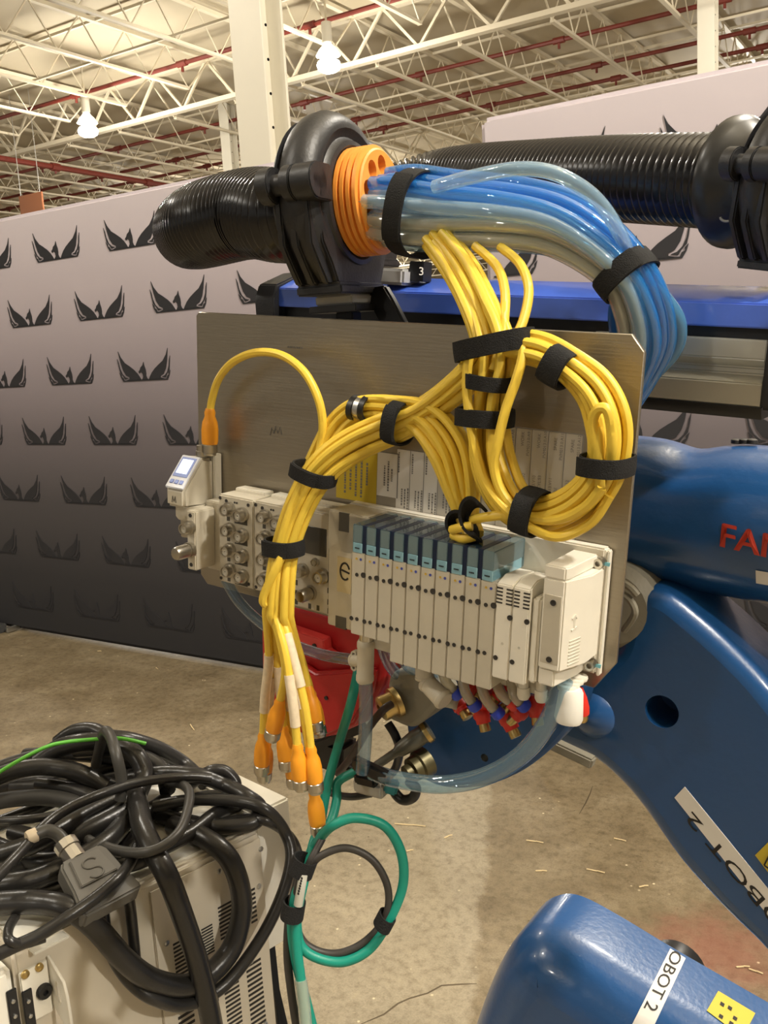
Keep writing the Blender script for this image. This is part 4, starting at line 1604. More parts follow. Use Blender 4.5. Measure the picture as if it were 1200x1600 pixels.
# vertical strand and the big coil at the right
coil = [(690, 378, -.012, .014, .012), (722, 420, .0, .016, .012), (750, 475, .022, .016, .012), (768, 530, .038, .022, .012), (772, 575, .045, .020, .012), (764, 625, .048, .018, .012), (762, 680, .048, .024, .012), (770, 730, .05, .026, .012), (795, 780, .052, .023, .012), (835, 806, .052, .018, .013), (885, 795, .052, .018, .013), (926, 762, .052, .018, .013), (948, 715, .052, .018, .013), (948, 660, .052, .020, .013), (928, 610, .052, .018, .013), (888, 572, .050, .014, .012), (845, 548, .045, .014, .012), (800, 540, .040, .014, .012)]
for q in bundle_paths(coil, 9, seed=4, twist=.9):
    ycable(q, 'yellow cable wound round the big coil on the plate', 'yellow cables of the big coil')
ycable(plpath([(742, 384, -.01), (776, 416, .0), (789, 455, .015), (788, 500, .03), (784, 535, .04), (770, 580, .05)], 8), 'yellow cable bowing out just right of the hanging bundle')
ycable(plpath([(782, 386, -.015), (812, 412, .0), (826, 452, .012), (818, 500, .028), (800, 535, .04), (780, 560, .045)], 8), 'yellow cable bowing out farthest right of the hanging bundle')
ycable(plpath([(735, 545, .055), (729, 590, .060), (732, 640, .064), (742, 700, .066), (758, 752, .068), (790, 795, .070), (840, 830, .068), (880, 838, .062), (925, 815, .058), (952, 775, .056)], 8), 'yellow cable following the outer left rim of the coil')
ycable(plpath([(818, 540, .05), (816, 560, .056), (806, 595, .062), (790, 640, .066), (778, 690, .070), (772, 730, .070), (786, 772, .068), (820, 806, .066), (870, 812, .066), (914, 792, .068), (940, 762, .070)], 8), 'yellow cable crossing slantwise over the straps into the coil')
ycable(plpath([(936, 745, .062), (930, 700, .070), (926, 660, .072), (934, 640, .074), (948, 640, .074), (955, 665, .072), (956, 700, .070), (950, 745, .062)], 8), 'yellow cable end bent into a tight hairpin at the coil right side')
ycable(plpath([(938, 762, .066), (936, 730, .070), (934, 690, .070), (932, 668, .068)], 8), 'short yellow cable end poking out below the right strap')
ycable(plpath([(738, 812, .06), (760, 808, .064), (790, 806, .062), (820, 815, .056)], 7), 'short yellow cable running from the knot into the coil')
ycable(plpath([(706, 828, .062), (722, 824, .066), (738, 822, .064)], 6), 'stubby yellow cable bight held in the black knot, upper')
ycable(plpath([(708, 836, .058), (724, 842, .064), (742, 838, .060)], 6), 'stubby yellow cable bight held in the black knot, lower')

strap('wide black strap gathering the hanging yellow bundle at the top of the coil', (719, 548), (830, 530), .040, .022, 34, up=-.05)
strap('short black strap, upper of the two on the strand left of the coil', (738, 592), (796, 602), .046, .018, 25)
strap('black strap, lower of the two on the strand left of the coil', (722, 648), (796, 655), .048, .018, 30)
strap('black strap at the upper right of the yellow coil', (888, 548), (863, 598), .048, .018, 40)
strap('black strap on the right side of the yellow coil', (914, 722), (984, 730), .056, .024, 32)
strap('black strap at the bottom of the yellow coil', (836, 768), (822, 832), .054, .020, 36)
strap('black strap over the crest of the yellow arch', (628, 630), (620, 692), .036, .018, 26)
strap('black strap on the left flank of the yellow arch', (466, 728), (518, 752), .058, .017, 24)
strap('black strap on the drop of yellow cables in front of the modules', (421, 851), (467, 858), .076, .014, 27)
# knot: two open loops of strap
kn = thing('strap_knot', 'black strap knotted in two loops around cable ends above the valves', 'strap', PL(730, 840, .05))
for c, rx, ry, w0, a0, a1 in (((722, 826), 21, 18, .052, 0, 6.283), ((742, 812), 19, 24, .064, 1.2, 5.4)):
    mb = MB()
    f_ = []
    n = 30
    u_, v_ = uv(*c, w0)
    for j in range(n + 1):
        t = a0 + (a1 - a0) * j / n
        for_ = Vector((math.cos(t), math.sin(t), 0))
        sx, sy = rx * .00058, ry * .00058
        z = .010
        row = []
        for q_, zz in ((0, -z), (0, z), (.003, z), (.003, -z)):
            row.append(O3 + U3 * (u_ + for_.x * (sx + q_)) + V3 * (v_ + for_.y * (sy + q_) - zz * .5) + N3 * (w0 + zz * .8 + .003 * math.cos(t)))
        f_.append(row)
    mb.loft(f_, True, True)
    mb.build('strap_loop', VELCRO, kn)
# metal clip with rubber lining on the rear strand
clip = thing('cushion_clip', 'metal clip with black rubber lining on the top left of the yellow arch', 'clip', PL(568, 660, .03))
for dx0, dx1, m, nm, g in ((554, 562, BLACK, 'rubber_lining', 1.0), (563, 571, STEEL, 'metal_band', .93), (572, 580, BLACK, 'rubber_lining', 1.0)):
    a, b = PL((dx0 + dx1) / 2 + 2, 617, .032), PL((dx0 + dx1) / 2 - 3, 658, .032)
    X = (b - a).normalized()
    Y = (N3 - X * N3.dot(X)).normalized()
    Z = X.cross(Y)
    h = (b - a).length / 2 * g
    wd = .0029
    c = (a + b) / 2
    n = 24
    rings = []
    for z, th in ((-wd, -.002), (-wd, .0), (wd, .0), (wd, -.002)):
        rings.append([c + X * math.cos(2 * math.pi * j / n) * (h + th) + Y * math.sin(2 * math.pi * j / n) * (.0145 * g + th) + Z * z for j in range(n)])
    MB().loft(rings + [rings[0]], True, False).build(nm, m, clip)

# ------------------------------------------------------------------ robot behind the plate
rob = thing('industrial_robot', 'blue industrial robot arm standing behind the plate at right', 'robot', on_floor(1120, 1580))


def px_loop(pts, w, k=5, smooth=True):
    q = [uv(a, b, w) for a, b in pts]
    return smooth2(q, k) if smooth else q


# lower arm: thick curved slab with a round hole
WA = -.20
o_ = px_loop([(960, 1010), (975, 950), (1005, 922), (1040, 928), (1090, 966), (1150, 1020), (1210, 1085), (1290, 1200), (1380, 1400), (1400, 1640), (1310, 1640), (1200, 1500), (1130, 1430), (1060, 1352), (1000, 1268), (960, 1222), (915, 1186), (850, 1160), (800, 1130), (810, 1080), (860, 1050), (920, 1035)], WA, 4)
hc = uv(1034, 1112, WA)
hole = [(hc[0] + .0185 * math.cos(-2 * math.pi * j / 28), hc[1] + .0185 * math.sin(-2 * math.pi * j / 28)) for j in range(28)]
arm = slab('lower_arm', o_, WA, WA - .105, .020, ROBO, rob, 5, holes=[hole])
mb = MB(PM)
mb.loft([[(a, b, WA) for a, b in hole], [(a, b, WA - .055) for a, b in hole]], True, False)
mb.poly([hole], lambda a, b: (a, b, WA - .055))
mb.build('hole_wall', ROBO, arm, double=False)
# white paper strip reading ROBOT 2 on the lower arm
def on_arm(px, py, h=.0004):
    return PL(px, py, WA + h)


def paper(name, pts, m, parent, h=.0006, w=WA):
    q = [uv(a, b, w) for a, b in pts]
    mb = MB(PM)
    mb.poly([q], lambda a, b: (a, b, w + h), lambda a, b: (a, b, w))
    return mb.build(name, m, parent, smooth=False)


st = paper('paper_strip', [(1054, 1246), (1070, 1229), (1260, 1462), (1238, 1478)], WHITE, arm)
A, B = PL(1079, 1276, WA), PL(1202, 1424, WA)
xd = (A - B).normalized()
yd = -(N3.cross(xd)).normalized()
# reads from lower right to upper left, letter tops pointing down left
yd = (PL(1054, 1246, WA) - PL(1070, 1229, WA)).normalized()
hgt = (PL(1054, 1246, WA) - PL(1070, 1229, WA)).length
mb = MB()
vs, fs = text_geo('ROBOT 2', 1.0)
wx = max(v[0] for v in vs)
Lt = (PL(1083, 1266, WA) - PL(1262, 1486, WA)).length
start = PL(1083, 1266, WA) - xd * Lt - yd * hgt * .0
org = start + yd * hgt * .06
for v in vs:
    pass
sc_y = hgt * .78 / .70
mb.raw([org + N3 * .0009 + xd * (v[0] / wx * Lt) + yd * (v[1] * sc_y) for v in vs], fs)
mb.build('strip_writing', INK, arm, smooth=False)
yl = paper('warning_sticker', [(1180, 1336), (1202, 1314), (1262, 1390), (1238, 1412)], YSTICK, arm)
mb = MB()
tri = [PL(1194, 1352, WA + .001), PL(1207, 1326, WA + .001), PL(1222, 1372, WA + .001)]
for a, b in zip(tri, tri[1:] + tri[:1]):
    mb.beam(a, b, .0016, .0006, upv=N3)
mb.build('warning_triangle', INK, arm, smooth=False)
# elbow hub boss catching the light beside the red plug
c = PL(925, 1118, WA + .0)
MB().lathe(c - N3 * .06, N3, [(0, .034), (.045, .034), (.062, .026), (.070, .012), (.072, .001)], 28).build('hub_boss', ROBO, rob)
# dark wrist plate hanging behind the fittings
WB = -.075
q = px_loop([(636, 1030), (760, 1000), (900, 1040), (905, 1100), (880, 1150), (830, 1196), (780, 1222), (735, 1232), (690, 1230), (655, 1212), (640, 1170)], WB, 4)
hc2 = uv(757, 1184, WB)
hole2 = [(hc2[0] + .0045 * math.cos(-2 * math.pi * j / 16), hc2[1] + .0045 * math.sin(-2 * math.pi * j / 16)) for j in range(16)]
wp = slab('wrist_plate', q, WB, WB - .035, .004, mat('wrist_blue', (.010, .055, .16), .38, bump=.05, scale=150), rob, 3, holes=[hole2])
mb = MB(PM)
mb.loft([[(a, b, WB) for a, b in hole2], [(a, b, WB - .02) for a, b in hole2]], True, False)
mb.poly([hole2], lambda a, b: (a, b, WB - .02))
mb.build('bolt_hole', STEEL, wp, double=False)
mb = MB()
mb.beam(PL(835, 1148, -.16), PL(928, 1192, -.16), .014, .012)
mb.build('grey_bracket', CAST, rob, bev=.002)
# upper arm: long tapering barrel with a scooped top and the red lettering
WU = -.30
stations = []
A0, A1 = PL(760, 762, WU), PL(1420, 850, WU)
ax = (A1 - A0).normalized()
upa = (-V3 - ax * (-V3).dot(ax)).normalized()
fwa = ax.cross(upa).normalized()
if fwa.dot(N3) < 0:
    fwa = -fwa
LA = (A1 - A0).length
rings = []
n = 40
RU = .0865


def arm_r(t, a):
    """radius of the barrel at axial share t and angle a (0 = front, 90 = top)"""
    r = RU * (1.0 + .03 * math.cos(2 * a))
    x = (t - .545) / .055
    scoop = math.exp(-x * x) * max(0, math.sin(a)) ** 2
    rise = .14 * max(0, math.sin(a)) ** 2 * (1 / (1 + math.exp(-(t - .64) / .012)))
    return r * (1 - .10 * scoop + rise * .15)


for i in range(61):
    t = i / 60
    c = A0.lerp(A1, t)
    ring_ = []
    for j in range(n):
        a = 2 * math.pi * j / n
        r = arm_r(t, a)
        if i == 0:
            r *= .86
        ring_.append(c + fwa * math.cos(a) * r + upa * math.sin(a) * r)
    rings.append(ring_)
ua = MB().loft(rings).build('upper_arm', ROBO, rob)


def arm_pt(t, a, h=.0008):
    c = A0.lerp(A1, t)
    r = arm_r(t, a) + h
    return c + fwa * math.cos(a) * r + upa * math.sin(a) * r


def arm_ta(px, py):
    """nearest barrel surface parameters to a picture point"""
    best = None
    R_ = ray(px, py)
    o = Vector((0, 0, CAMH))
    d = w_dir(R_).normalized()
    for i in range(0, 121):
        for j in range(-36, 37):
            t, a = i / 120, math.radians(j * 2.5)
            p = arm_pt(t, a, 0) - o
            e = (p - d * p.dot(d)).length
            if best is None or e < best[0]:
                best = (e, t, a)
    return best[1], best[2]


t0, a0 = arm_ta(1123, 836)
t1, a1 = arm_ta(1185, 850)
vs, fs = text_geo('FANUC', 1.0)
gw = vs and max(v[0] for v in vs)
sx = (t1 - t0) * LA / 1.12                              # F and A together span the two points
mb = MB()
asl = (a1 - a0) / max(1e-6, (t1 - t0))
for dx_, dy_ in ((0, 0), (.035, 0), (.0175, .02), (-.02, .0)):
    mb.raw([arm_pt(t0 + (v[0] + dx_) * sx / LA, a0 + (v[0] + dx_) * sx / LA * asl + (v[1] - .36 + dy_) * sx * .95 / RU, .0009 + abs(dx_) * .004) for v in vs], fs)
mb.build('brand_lettering', REDFONT, ua, smooth=False, double=False)
ts, as_ = arm_ta(1192, 902)
mb = MB()
mb.raw([arm_pt(ts + i * .012, as_ + j * .10, .001) for j in (-1, 1) for i in (-1, 0, 1, 2, 4)], [(0, 1, 6, 5), (1, 2, 7, 6), (2, 3, 8, 7), (3, 4, 9, 8)])
mb.build('paper_label', WHITE, ua, double=False)
mb = MB()
for px in (1153, 1163, 1172):
    c = arm_pt(*arm_ta(px, 692), .002)
    mb.lathe(c, upa, [(0, .006), (.004, .006), (.005, .004)], 10)
mb.build('cap_screw', DARK, ua)
# grey cast joint with hoses just right of the plate edge
mb = MB()
mb.lathe(PL(985, 930, -.26), N3, [(0, .05), (.05, .05), (.06, .04), (.062, .001)], 24)
mb.build('joint_casting', CAST, rob)
for q_ in ([(962, 905, -.17), (985, 918, -.16), (996, 930, -.16)], [(962, 925, -.16), (982, 935, -.16), (992, 958, -.16), (975, 985, -.17)]):
    MB().tube(plpath([(a, b, c) for a, b, c in q_], 6), .004, 8).build('cable_end', CAST, rob)
# base casting at the bottom right with its own ROBOT 2 strip
WBASE = -.36
bo = px_loop([(a_ - 57, b_ + 60) for a_, b_ in ((740, 1700), (768, 1590), (800, 1500), (832, 1443), (864, 1424), (900, 1428), (960, 1462), (1040, 1514), (1120, 1564), (1250, 1644), (1480, 1780), (1480, 2000), (740, 2000))], WBASE, 4)
bc = slab('base_casting', bo, WBASE, WBASE - .16, .075, ROBO, rob, 8)


def on_base(px, py, h=.0012):
    """point on the base's rounded front, met by a ray cast at the mesh"""
    o = Vector((0, 0, CAMH))
    d = w_dir(ray(px, py)).normalized()
    inv = world_of(bc).inverted()
    hit, loc, nor, _ = bc.ray_cast(inv @ o, (inv.to_3x3() @ d).normalized())
    if not hit:
        return PL(px, py, WBASE), N3
    wl = world_of(bc) @ loc
    nw_ = (world_of(bc).to_3x3() @ nor).normalized()
    return wl + nw_ * h, nw_


bpy.context.view_layer.update()


def draped(name, quad, m, nx, ny, h=.0012):
    """thin patch lying on the base between four picture corners (tl, tr, br, bl)"""
    mb = MB()
    P = []
    for j in range(ny + 1):
        for i in range(nx + 1):
            s_, t_ = i / nx, j / ny
            a = Vector(quad[0]).lerp(Vector(quad[1]), s_)
            b = Vector(quad[3]).lerp(Vector(quad[2]), s_)
            p = a.lerp(b, t_)
            P.append(on_base(p.x, p.y, h)[0])
    F_ = [(j * (nx + 1) + i, j * (nx + 1) + i + 1, (j + 1) * (nx + 1) + i + 1, (j + 1) * (nx + 1) + i) for j in range(ny) for i in range(nx)]
    mb.raw(P, F_)
    return mb.build(name, m, bc, double=False)


Q = [(1047, 1483), (1071, 1498), (1014, 1620), (984, 1608)]
draped('paper_strip', Q, WHITE, 4, 24)
vs, fs = text_geo('OBOT 2', 1.0)
wx = max(v[0] for v in vs)
mb = MB()
P = []
for v in vs:
    s_ = (v[0] / wx) * 1.30 - .33                       # runs down the strip; the first letters lie over the edge
    s_ = (v[0] / wx) * .74 - .02
    t_ = .86 - v[1] * .95
    a = Vector(Q[1]).lerp(Vector(Q[2]), s_)
    b = Vector(Q[0]).lerp(Vector(Q[3]), s_)
    # letter tops point right
    p = a.lerp(b, t_)
    P.append(on_base(p.x, p.y, .0020)[0])
mb.raw(P, fs)
mb.build('strip_writing', INK, bc, smooth=False, double=False)
draped('warning_sticker', [(1122, 1549), (1180, 1584), (1160, 1622), (1104, 1580)], YSTICK, 6, 6)
for i, (a_, b_) in enumerate(((1126, 1566), (1138, 1572), (1146, 1588), (1124, 1585), (1140, 1596))):
    draped('sticker_mark', [(a_, b_), (a_ + 6, b_ + 4), (a_ + 4, b_ + 9), (a_ - 2, b_ + 5)], INK, 1, 1, .0018)
mb = MB()
c = PL(1040, 1545, WBASE - .17)
mb.lathe(c - N3 * .06, N3, [(0, .046), (.055, .046), (.060, .042), (.060, .0001)], 30)
mb.build('motor_cap', BLACK, rob)

# ------------------------------------------------------------------ red motor, junction box, connectors below the plate
mot = thing('servo_motor', 'red motor housing half hidden behind the hanging yellow cables', 'motor', PL(500, 1170, -.10))
WM = -.06
q = [uv(a, b, WM) for a, b in ((406, 930), (610, 985), (606, 1040), (596, 1075), (566, 1132), (520, 1152), (488, 1158), (420, 1128), (406, 1050))]
slab('motor_housing', q, WM, WM - .09, .010, RED, mot, 4)
mb = MB(PM)
q = [uv(a, b, WM) for a, b in ((440, 968), (518, 994), (520, 1012), (534, 1020), (524, 1026), (505, 1024), (470, 1012), (440, 1003))]
mb.poly([q], lambda a, b: (a, b, WM + .016), lambda a, b: (a, b, WM))
mb.build('moulded_ledge', mat('motor_red_lit', (.80, .07, .07), .30), mot, bev=.004, seg=3)  # paler copy of the motor red: the ledge's light is in its colour
q = [uv(a, b, WM) for a, b in ((476, 1030), (500, 1046), (596, 1040), (588, 1080), (560, 1128), (520, 1146), (498, 1152), (476, 1140))]
mb = MB(PM)
mb.poly([q], lambda a, b: (a, b, WM + .012), lambda a, b: (a, b, WM))
mb.build('housing_rib', RED, mot, bev=.004, seg=3)
a = uv(505, 1003, WM)
screw(a[0], a[1], WM + .0165, mot, .0030, .001)
a = uv(520, 1085, WM)
screw(a[0], a[1], WM + .0125, mot, .0025, .001)
a, b = uv(470, 1050, WM), uv(489, 1072, WM)
MB(PM).box(a[0], b[0], a[1], b[1], WM + .012, WM + .0128).build('yellow_sticker', YSTICK, mot, smooth=False)
mb = MB(PM)
a, b = uv(588, 985, WM - .03), uv(622, 1105, WM - .03)
mb.box(a[0], b[0], a[1], b[1], WM - .06, WM - .03)
mb.build('black_flange', BLACK, mot, bev=.003)
mb = MB(PM)
a, b = uv(484, 1150, WM - .03), uv(532, 1216, WM - .03)
mb.box(a[0], b[0], a[1], b[1], WM - .07, WM - .03)
mb.build('connector_socket', BLACK, mot, bev=.006)
MB().beam(PL(480, 1170, WM - .03), PL(570, 1135, WM - .03), .012, .012).build('black_rim', BLACK, mot, bev=.002)

jb = thing('junction_box', 'dull grey cast junction box below the manifold', 'junction box', PL(650, 1140, -.05))
WJ = -.015
q = px_loop([(612, 1052), (650, 1046), (668, 1068), (680, 1090), (680, 1106), (655, 1132), (640, 1138), (618, 1130), (606, 1120), (604, 1080)], WJ, 3)
slab('box_body', q, WJ, WJ - .045, .006, CAST, jb, 3)
A = PL(622, 1095, WJ)
d = (PL(596, 1108, WJ + .016) - A).normalized()
MB().lathe(A, d, [(0, .0165), (.006, .0165), (.006, .013), (.014, .013), (.014, .0135), (.020, .0135), (.022, .010), (.022, .006), (.012, .006)], 20, False).build('cable_gland', BRASS, jb)
tubething('gland_cable', 'brown cable leaving the brass gland towards the lower left', 'cable', [(612, 1100, .0), (598, 1110, .01), (578, 1135, .008), (560, 1165, .0), (545, 1188, -.01), (528, 1208, -.03)], .0042, mat('brown_jacket', (.035, .017, .012), .45))
mb = MB()
c2 = thing('round_connector', 'clear ended grey connector in front of the blue wrist plate', 'connector', PL(640, 1170, -.03))
A, B = PL(672, 1140, -.045), PL(585, 1198, -.005)
d = (B - A).normalized()
L_ = (B - A).length
MB().lathe(A, d, [(0, .011), (.006, .012), (.010, .010), (.020, .0105), (.028, .0095), (.040, .008), (.044, .005), (L_, .0045)], 16).build('connector_shell', mat('shell_grey', (.13, .125, .10), .35, .4), c2)
MB().lathe(A + d * .002, d, [(0, .0125), (.003, .0128), (.005, .0125)], 16).build('brass_ring', BRASS, c2)
c3 = thing('round_connector', 'brass and black round connector at the lower edge of the wrist plate', 'connector', PL(660, 1200, -.04))
A, B = PL(668, 1188, -.05), PL(630, 1212, -.02)
d = (B - A).normalized()
MB().lathe(A, d, [(0, .0165), (.012, .0165), (.014, .014), (.022, .0135), (.023, .009), (.030, .009), (.031, .004)], 18).build('connector_shell', mat('dark_brass', (.10, .085, .04), .4, .6), c3)
ty = thing('cable_tie_mount', 'black tie and pale clip where the tubes meet above the teal cables', 'tie', PL(570, 1240, .03))
mb = MB()
for (a, b, c, d_) in (((552, 1190, .04), (610, 1218, .04), .010, .016), ((556, 1214, .03), (590, 1222, .03), .012, .012)):
    mb.beam(PL(*a), PL(*b), c, d_)
mb.build('tie_band', BLACK, ty, bev=.003)
MB().beam(PL(556, 1224, .02), PL(602, 1236, .02), .014, .016).build('pale_clip', mat('clip_pale', (.50, .46, .40), .5), ty, bev=.003)
MB().beam(PL(602, 1226, .02), PL(622, 1232, .015), .012, .014).build('teal_clip', mat('clip_teal', (.02, .20, .22), .5), ty, bev=.002)
tubething('strap_end', 'black strap end curled below the clear tube', 'strap', [(612, 1226, .0), (618, 1240, .0), (630, 1250, .0), (645, 1246, .0), (650, 1232, .0), (640, 1222, -.01)], .0055, BLACK)
tubething('sensor_lead', 'thin black lead curving behind the orange plugs', 'cable', [(492, 1200, -.01), (500, 1225, -.01), (520, 1240, -.01), (550, 1245, -.0), (580, 1240, .0)], .0040, BLACK)
tubething('sensor_lead', 'black lead dropping beside the blue wrist plate', 'cable', [(606, 1130, -.03), (618, 1150, -.03), (624, 1172, -.04), (618, 1200, -.05), (600, 1215, -.04), (570, 1205, -.03), (545, 1200, -.03)], .0048, BLACK)

# ------------------------------------------------------------------ blue linear rail above and behind the plate
rl = thing('linear_rail', 'blue topped aluminium rail running behind the top of the plate', 'rail', PL(800, 560, -.15))
WR = -.14
RA, RB = PL(412, 462, WR), PL(1330, 498, WR - .02)
axr = (RB - RA).normalized()
upr = (-V3 - axr * (-V3).dot(axr)).normalized()
fwr = axr.cross(upr).normalized()
if fwr.dot(N3) < 0:
    fwr = -fwr


def railprof(mb, prof, a, b):
    mb.loft([[p + upr * y + fwr * z for y, z in prof] for p in (a, b)])


mb = MB()
railprof(mb, [(-.012, .0), (.010, .0), (.026, -.045), (.026, -.06), (-.012, -.06)], RA + axr * .012, RB)
mb.build('blue_cover', RAILB, rl, bev=.0012)
mb = MB()
railprof(mb, [(-.034, -.012), (-.012, -.012), (-.012, -.05), (-.034, -.05)], RA + axr * .012, RB)
mb.build('black_filler', BLACK, rl)  # solid black bar between the blue cover and the profile
xs = RA + axr * ((PL(925, 500, WR) - RA).dot(axr))
xe = RA + axr * ((PL(1197, 520, WR) - RA).dot(axr))
mb = MB()
railprof(mb, [(-.040, .004), (-.022, .004), (-.022, -.05), (-.084, -.05), (-.084, -.006), (-.062, .003), (-.054, -.006), (-.048, -.006)], xs, xe)
mb.build('aluminium_profile', PROFILE, rl, bev=.0012)
mb = MB()
railprof(mb, [(-.088, -.006), (-.084, -.006), (-.084, -.055), (-.096, -.055), (-.096, -.012)], xs + axr * .02, xe)
mb.build('lower_lip', BLACK, rl)
mb = MB()
railprof(mb, [(-.060, .006), (-.032, .006), (-.030, -.03), (-.060, -.03)], RA + axr * .02, xs - axr * .01)
mb.build('rear_profile', PROFILE, rl, bev=.001)
mb = MB()
q = [(-.052, .006), (-.006, .012), (.014, .004), (.028, -.04), (.030, -.062), (-.052, -.062)]
mb.loft([[RA - axr * .006 + upr * (y * .85) + fwr * (z * .9) for y, z in q], [RA - axr * .001 + upr * y + fwr * z for y, z in q], [RA + axr * .022 + upr * y + fwr * z for y, z in q], [RA + axr * .024 + upr * (y * .95) + fwr * (z * .95) for y, z in q]])
mb.build('end_cap', PLASTIC, rl, bev=.003)
mb = MB()
railprof(mb, [(-.085, .008), (.0, .008), (.0, -.05), (-.085, -.05)], xe, xe + axr * .02)
mb.build('end_block', BLACK, rl, bev=.003)
tr = thing('sign_tray', 'grey tray with a dark numbered label 3 behind the tubes', 'tray', at(630, 425, 1.22))
A, B = PL(606, 432, WR - .03), PL(648, 434, WR - .03)
MB().beam(A, B, .05, .018).build('tray_body', mat('tray_grey', (.42, .42, .42), .5), tr, bev=.003)
A, B = PL(646, 424, WR - .03), PL(668, 425, WR - .03)
MB().beam(A, B, .02, .022).build('dark_label', BLACK, tr, bev=.001)
mb = MB()
text(mb, '3', .013, PL(655, 430, WR - .012), CAMR, CAMU, 1.0)
mb.build('label_number', WHITE, tr, smooth=False)

# ------------------------------------------------------------------ teal and grey network cables
def zpath(pts, k=8):
    return crom([at(*p) for p in pts], k)


def zcable(name, label, pts, r, m, group=None, k=8, n=10):
    o = MB().tube(zpath(pts, k), r, n).build(name, m)
    return tag(o, label, 'cable', group)


TR = .0050
zcable('network_cable', 'teal network cable dropping straight past the blue tube', [(560, 1045, .96), (548, 1100, .94), (530, 1160, .985), (512, 1225, .985), (500, 1290, .98), (486, 1330, .96), (470, 1370, .93), (460, 1410, .92), (456, 1450, .92), (462, 1500, .925), (475, 1550, .93), (490, 1610, .94)], TR, TEAL)
t2 = zcable('network_cable', 'teal network cable forming the big outer loop', [(556, 1205, .99), (528, 1222, .99), (526, 1250, .985), (516, 1285, .975), (490, 1325, .955), (498, 1312, .94), (520, 1290, .91), (555, 1278, .91), (600, 1290, .915), (626, 1330, .92), (630, 1380, .92), (612, 1430, .92), (580, 1480, .92), (540, 1502, .92), (500, 1498, .92), (472, 1480, .92), (464, 1450, .92), (466, 1410, .92), (474, 1370, .918)], TR, TEAL)
t3 = zcable('network_cable', 'teal network cable ending in a clear sheath at the bottom', [(504, 1280, .98), (490, 1316, .96), (484, 1345, .93), (474, 1380, .912), (464, 1430, .914), (464, 1480, .914), (470, 1530, .914), (478, 1600, .914)], TR, TEAL)
zz = zpath([(470, 1530, .914), (474, 1560, .914), (478, 1610, .914)])
MB().tube(zz, TR * 1.25, 10).build('clear_sheath', T_CLEAR, t3)
zcable('grey_cable', 'dark grey cable forming the inner round loop', [(504, 1310, .93), (488, 1340, .922), (478, 1362, .925), (500, 1338, .92), (540, 1325, .92), (580, 1342, .92), (604, 1380, .92), (606, 1420, .92), (590, 1452, .922), (560, 1478, .924), (525, 1490, .924), (492, 1484, .924), (470, 1465, .924), (462, 1430, .922), (464, 1390, .92), (474, 1356, .918)], .0038, GREYC)
zcable('grey_cable', 'dark grey cable hanging down left of the teal ones', [(466, 1370, .925), (452, 1430, .925), (449, 1490, .925), (455, 1550, .925), (465, 1615, .925)], .0042, GREYC)
mk = zcable('cable_marker', 'clear printed marker tube between the two cable bands', [(474, 1366, .908), (470, 1390, .906), (466, 1414, .908)], .0046, mat('marker_clear', (.50, .49, .43), .3))
mb = MB()
for i in range(7):
    p = at(472 - i * .9, 1372 + i * 4, .8995)
    mb.box(p.x - .0008, p.x + .0008, p.y - .001, p.y, p.z - .001, p.z + .001)
mb.build('marker_print', INK, mk, smooth=False)
for (A, B, z, wd, lab) in (((454, 1346), (492, 1360), .92, 26, 'black band on the teal cables, upper left of the loop'), ((440, 1418), (476, 1424), .92, 26, 'black band on the teal cables, lower left of the loop'), ((588, 1432), (614, 1446), .92, 20, 'black band holding the right side of the teal loop')):
    a, b = at(*A, z), at(*B, z)
    X = (b - a).normalized()
    Y = (w_dir(np.array((0, 0, -1.))) - X * X.dot(w_dir(np.array((0, 0, -1.))))).normalized()
    Z = X.cross(Y)
    h, w2, c = (b - a).length / 2, wd / F * z / 2, (a + b) / 2
    n = 24
    rings = []
    for q_, th in ((-w2, -.002), (-w2, 0), (w2, 0), (w2, -.002)):
        rings.append([c + X * math.cos(2 * math.pi * j / n) * (h + th) + Y * math.sin(2 * math.pi * j / n) * (.0165 + th) + Z * q_ for j in range(n)])
    tag(MB().loft(rings + [rings[0]], True, False).build('cable_strap', VELCRO), lab, 'strap')

# ------------------------------------------------------------------ controller cabinet at the lower left
HT = .75
A = on_floor(205, 1393, HT)
B = on_floor(405, 1295, HT)
cx = (B - A).normalized()                               # along the vented side, away from the camera
cy = Vector((cx.y, -cx.x, 0))                           # outward normal of the vented side
if cy.dot(Vector((0, 0, CAMH)) - A) < 0:
    cy = -cy
CM = Matrix.Identity(4)
for i, a in enumerate((cx, cy, Vector((0, 0, 1)))):
    CM.col[i][:3] = a
CM.col[3][:3] = (A.x, A.y, 0)


def side(px, py, o=0.0):
    """picture point on the vented side plane, pushed out by o"""
    d = w_dir(ray(px, py))
    n_ = cy
    t = ((A + cy * o) - Vector((0, 0, CAMH))).dot(n_) / d.dot(n_)
    return Vector((0, 0, CAMH)) + d * t


def top(px, py, h=0.0):
    return on_floor(px, py, HT + h)


def loc(p):
    return CM.inverted() @ p


xE = (B - A).length
xS = loc(side(20, 1505)).x
cab = thing('robot_controller', 'cream steel controller cabinet with louvred side, buried under black cables', 'cabinet', (A.x, A.y, 0))
DEP = .36
mb = MB(CM)
mb.box(xS, xE, -DEP, 0, .06, HT)
mb.build('cabinet_body', CAB, cab, bev=.006, seg=3)
mb = MB(CM)
mb.box(xS + .01, xE - .01, -DEP + .01, -.012, HT - .002, HT + .004)
mb.build('top_panel', CABW, cab, bev=.001)
mb = MB(CM)
for x in (xS + .04, xE - .04):
    for y in (-DEP + .04, -.05):
        mb.box(x - .03, x + .03, y - .03, y + .03, 0, .06)
mb.build('feet', BLACK, cab, bev=.004)
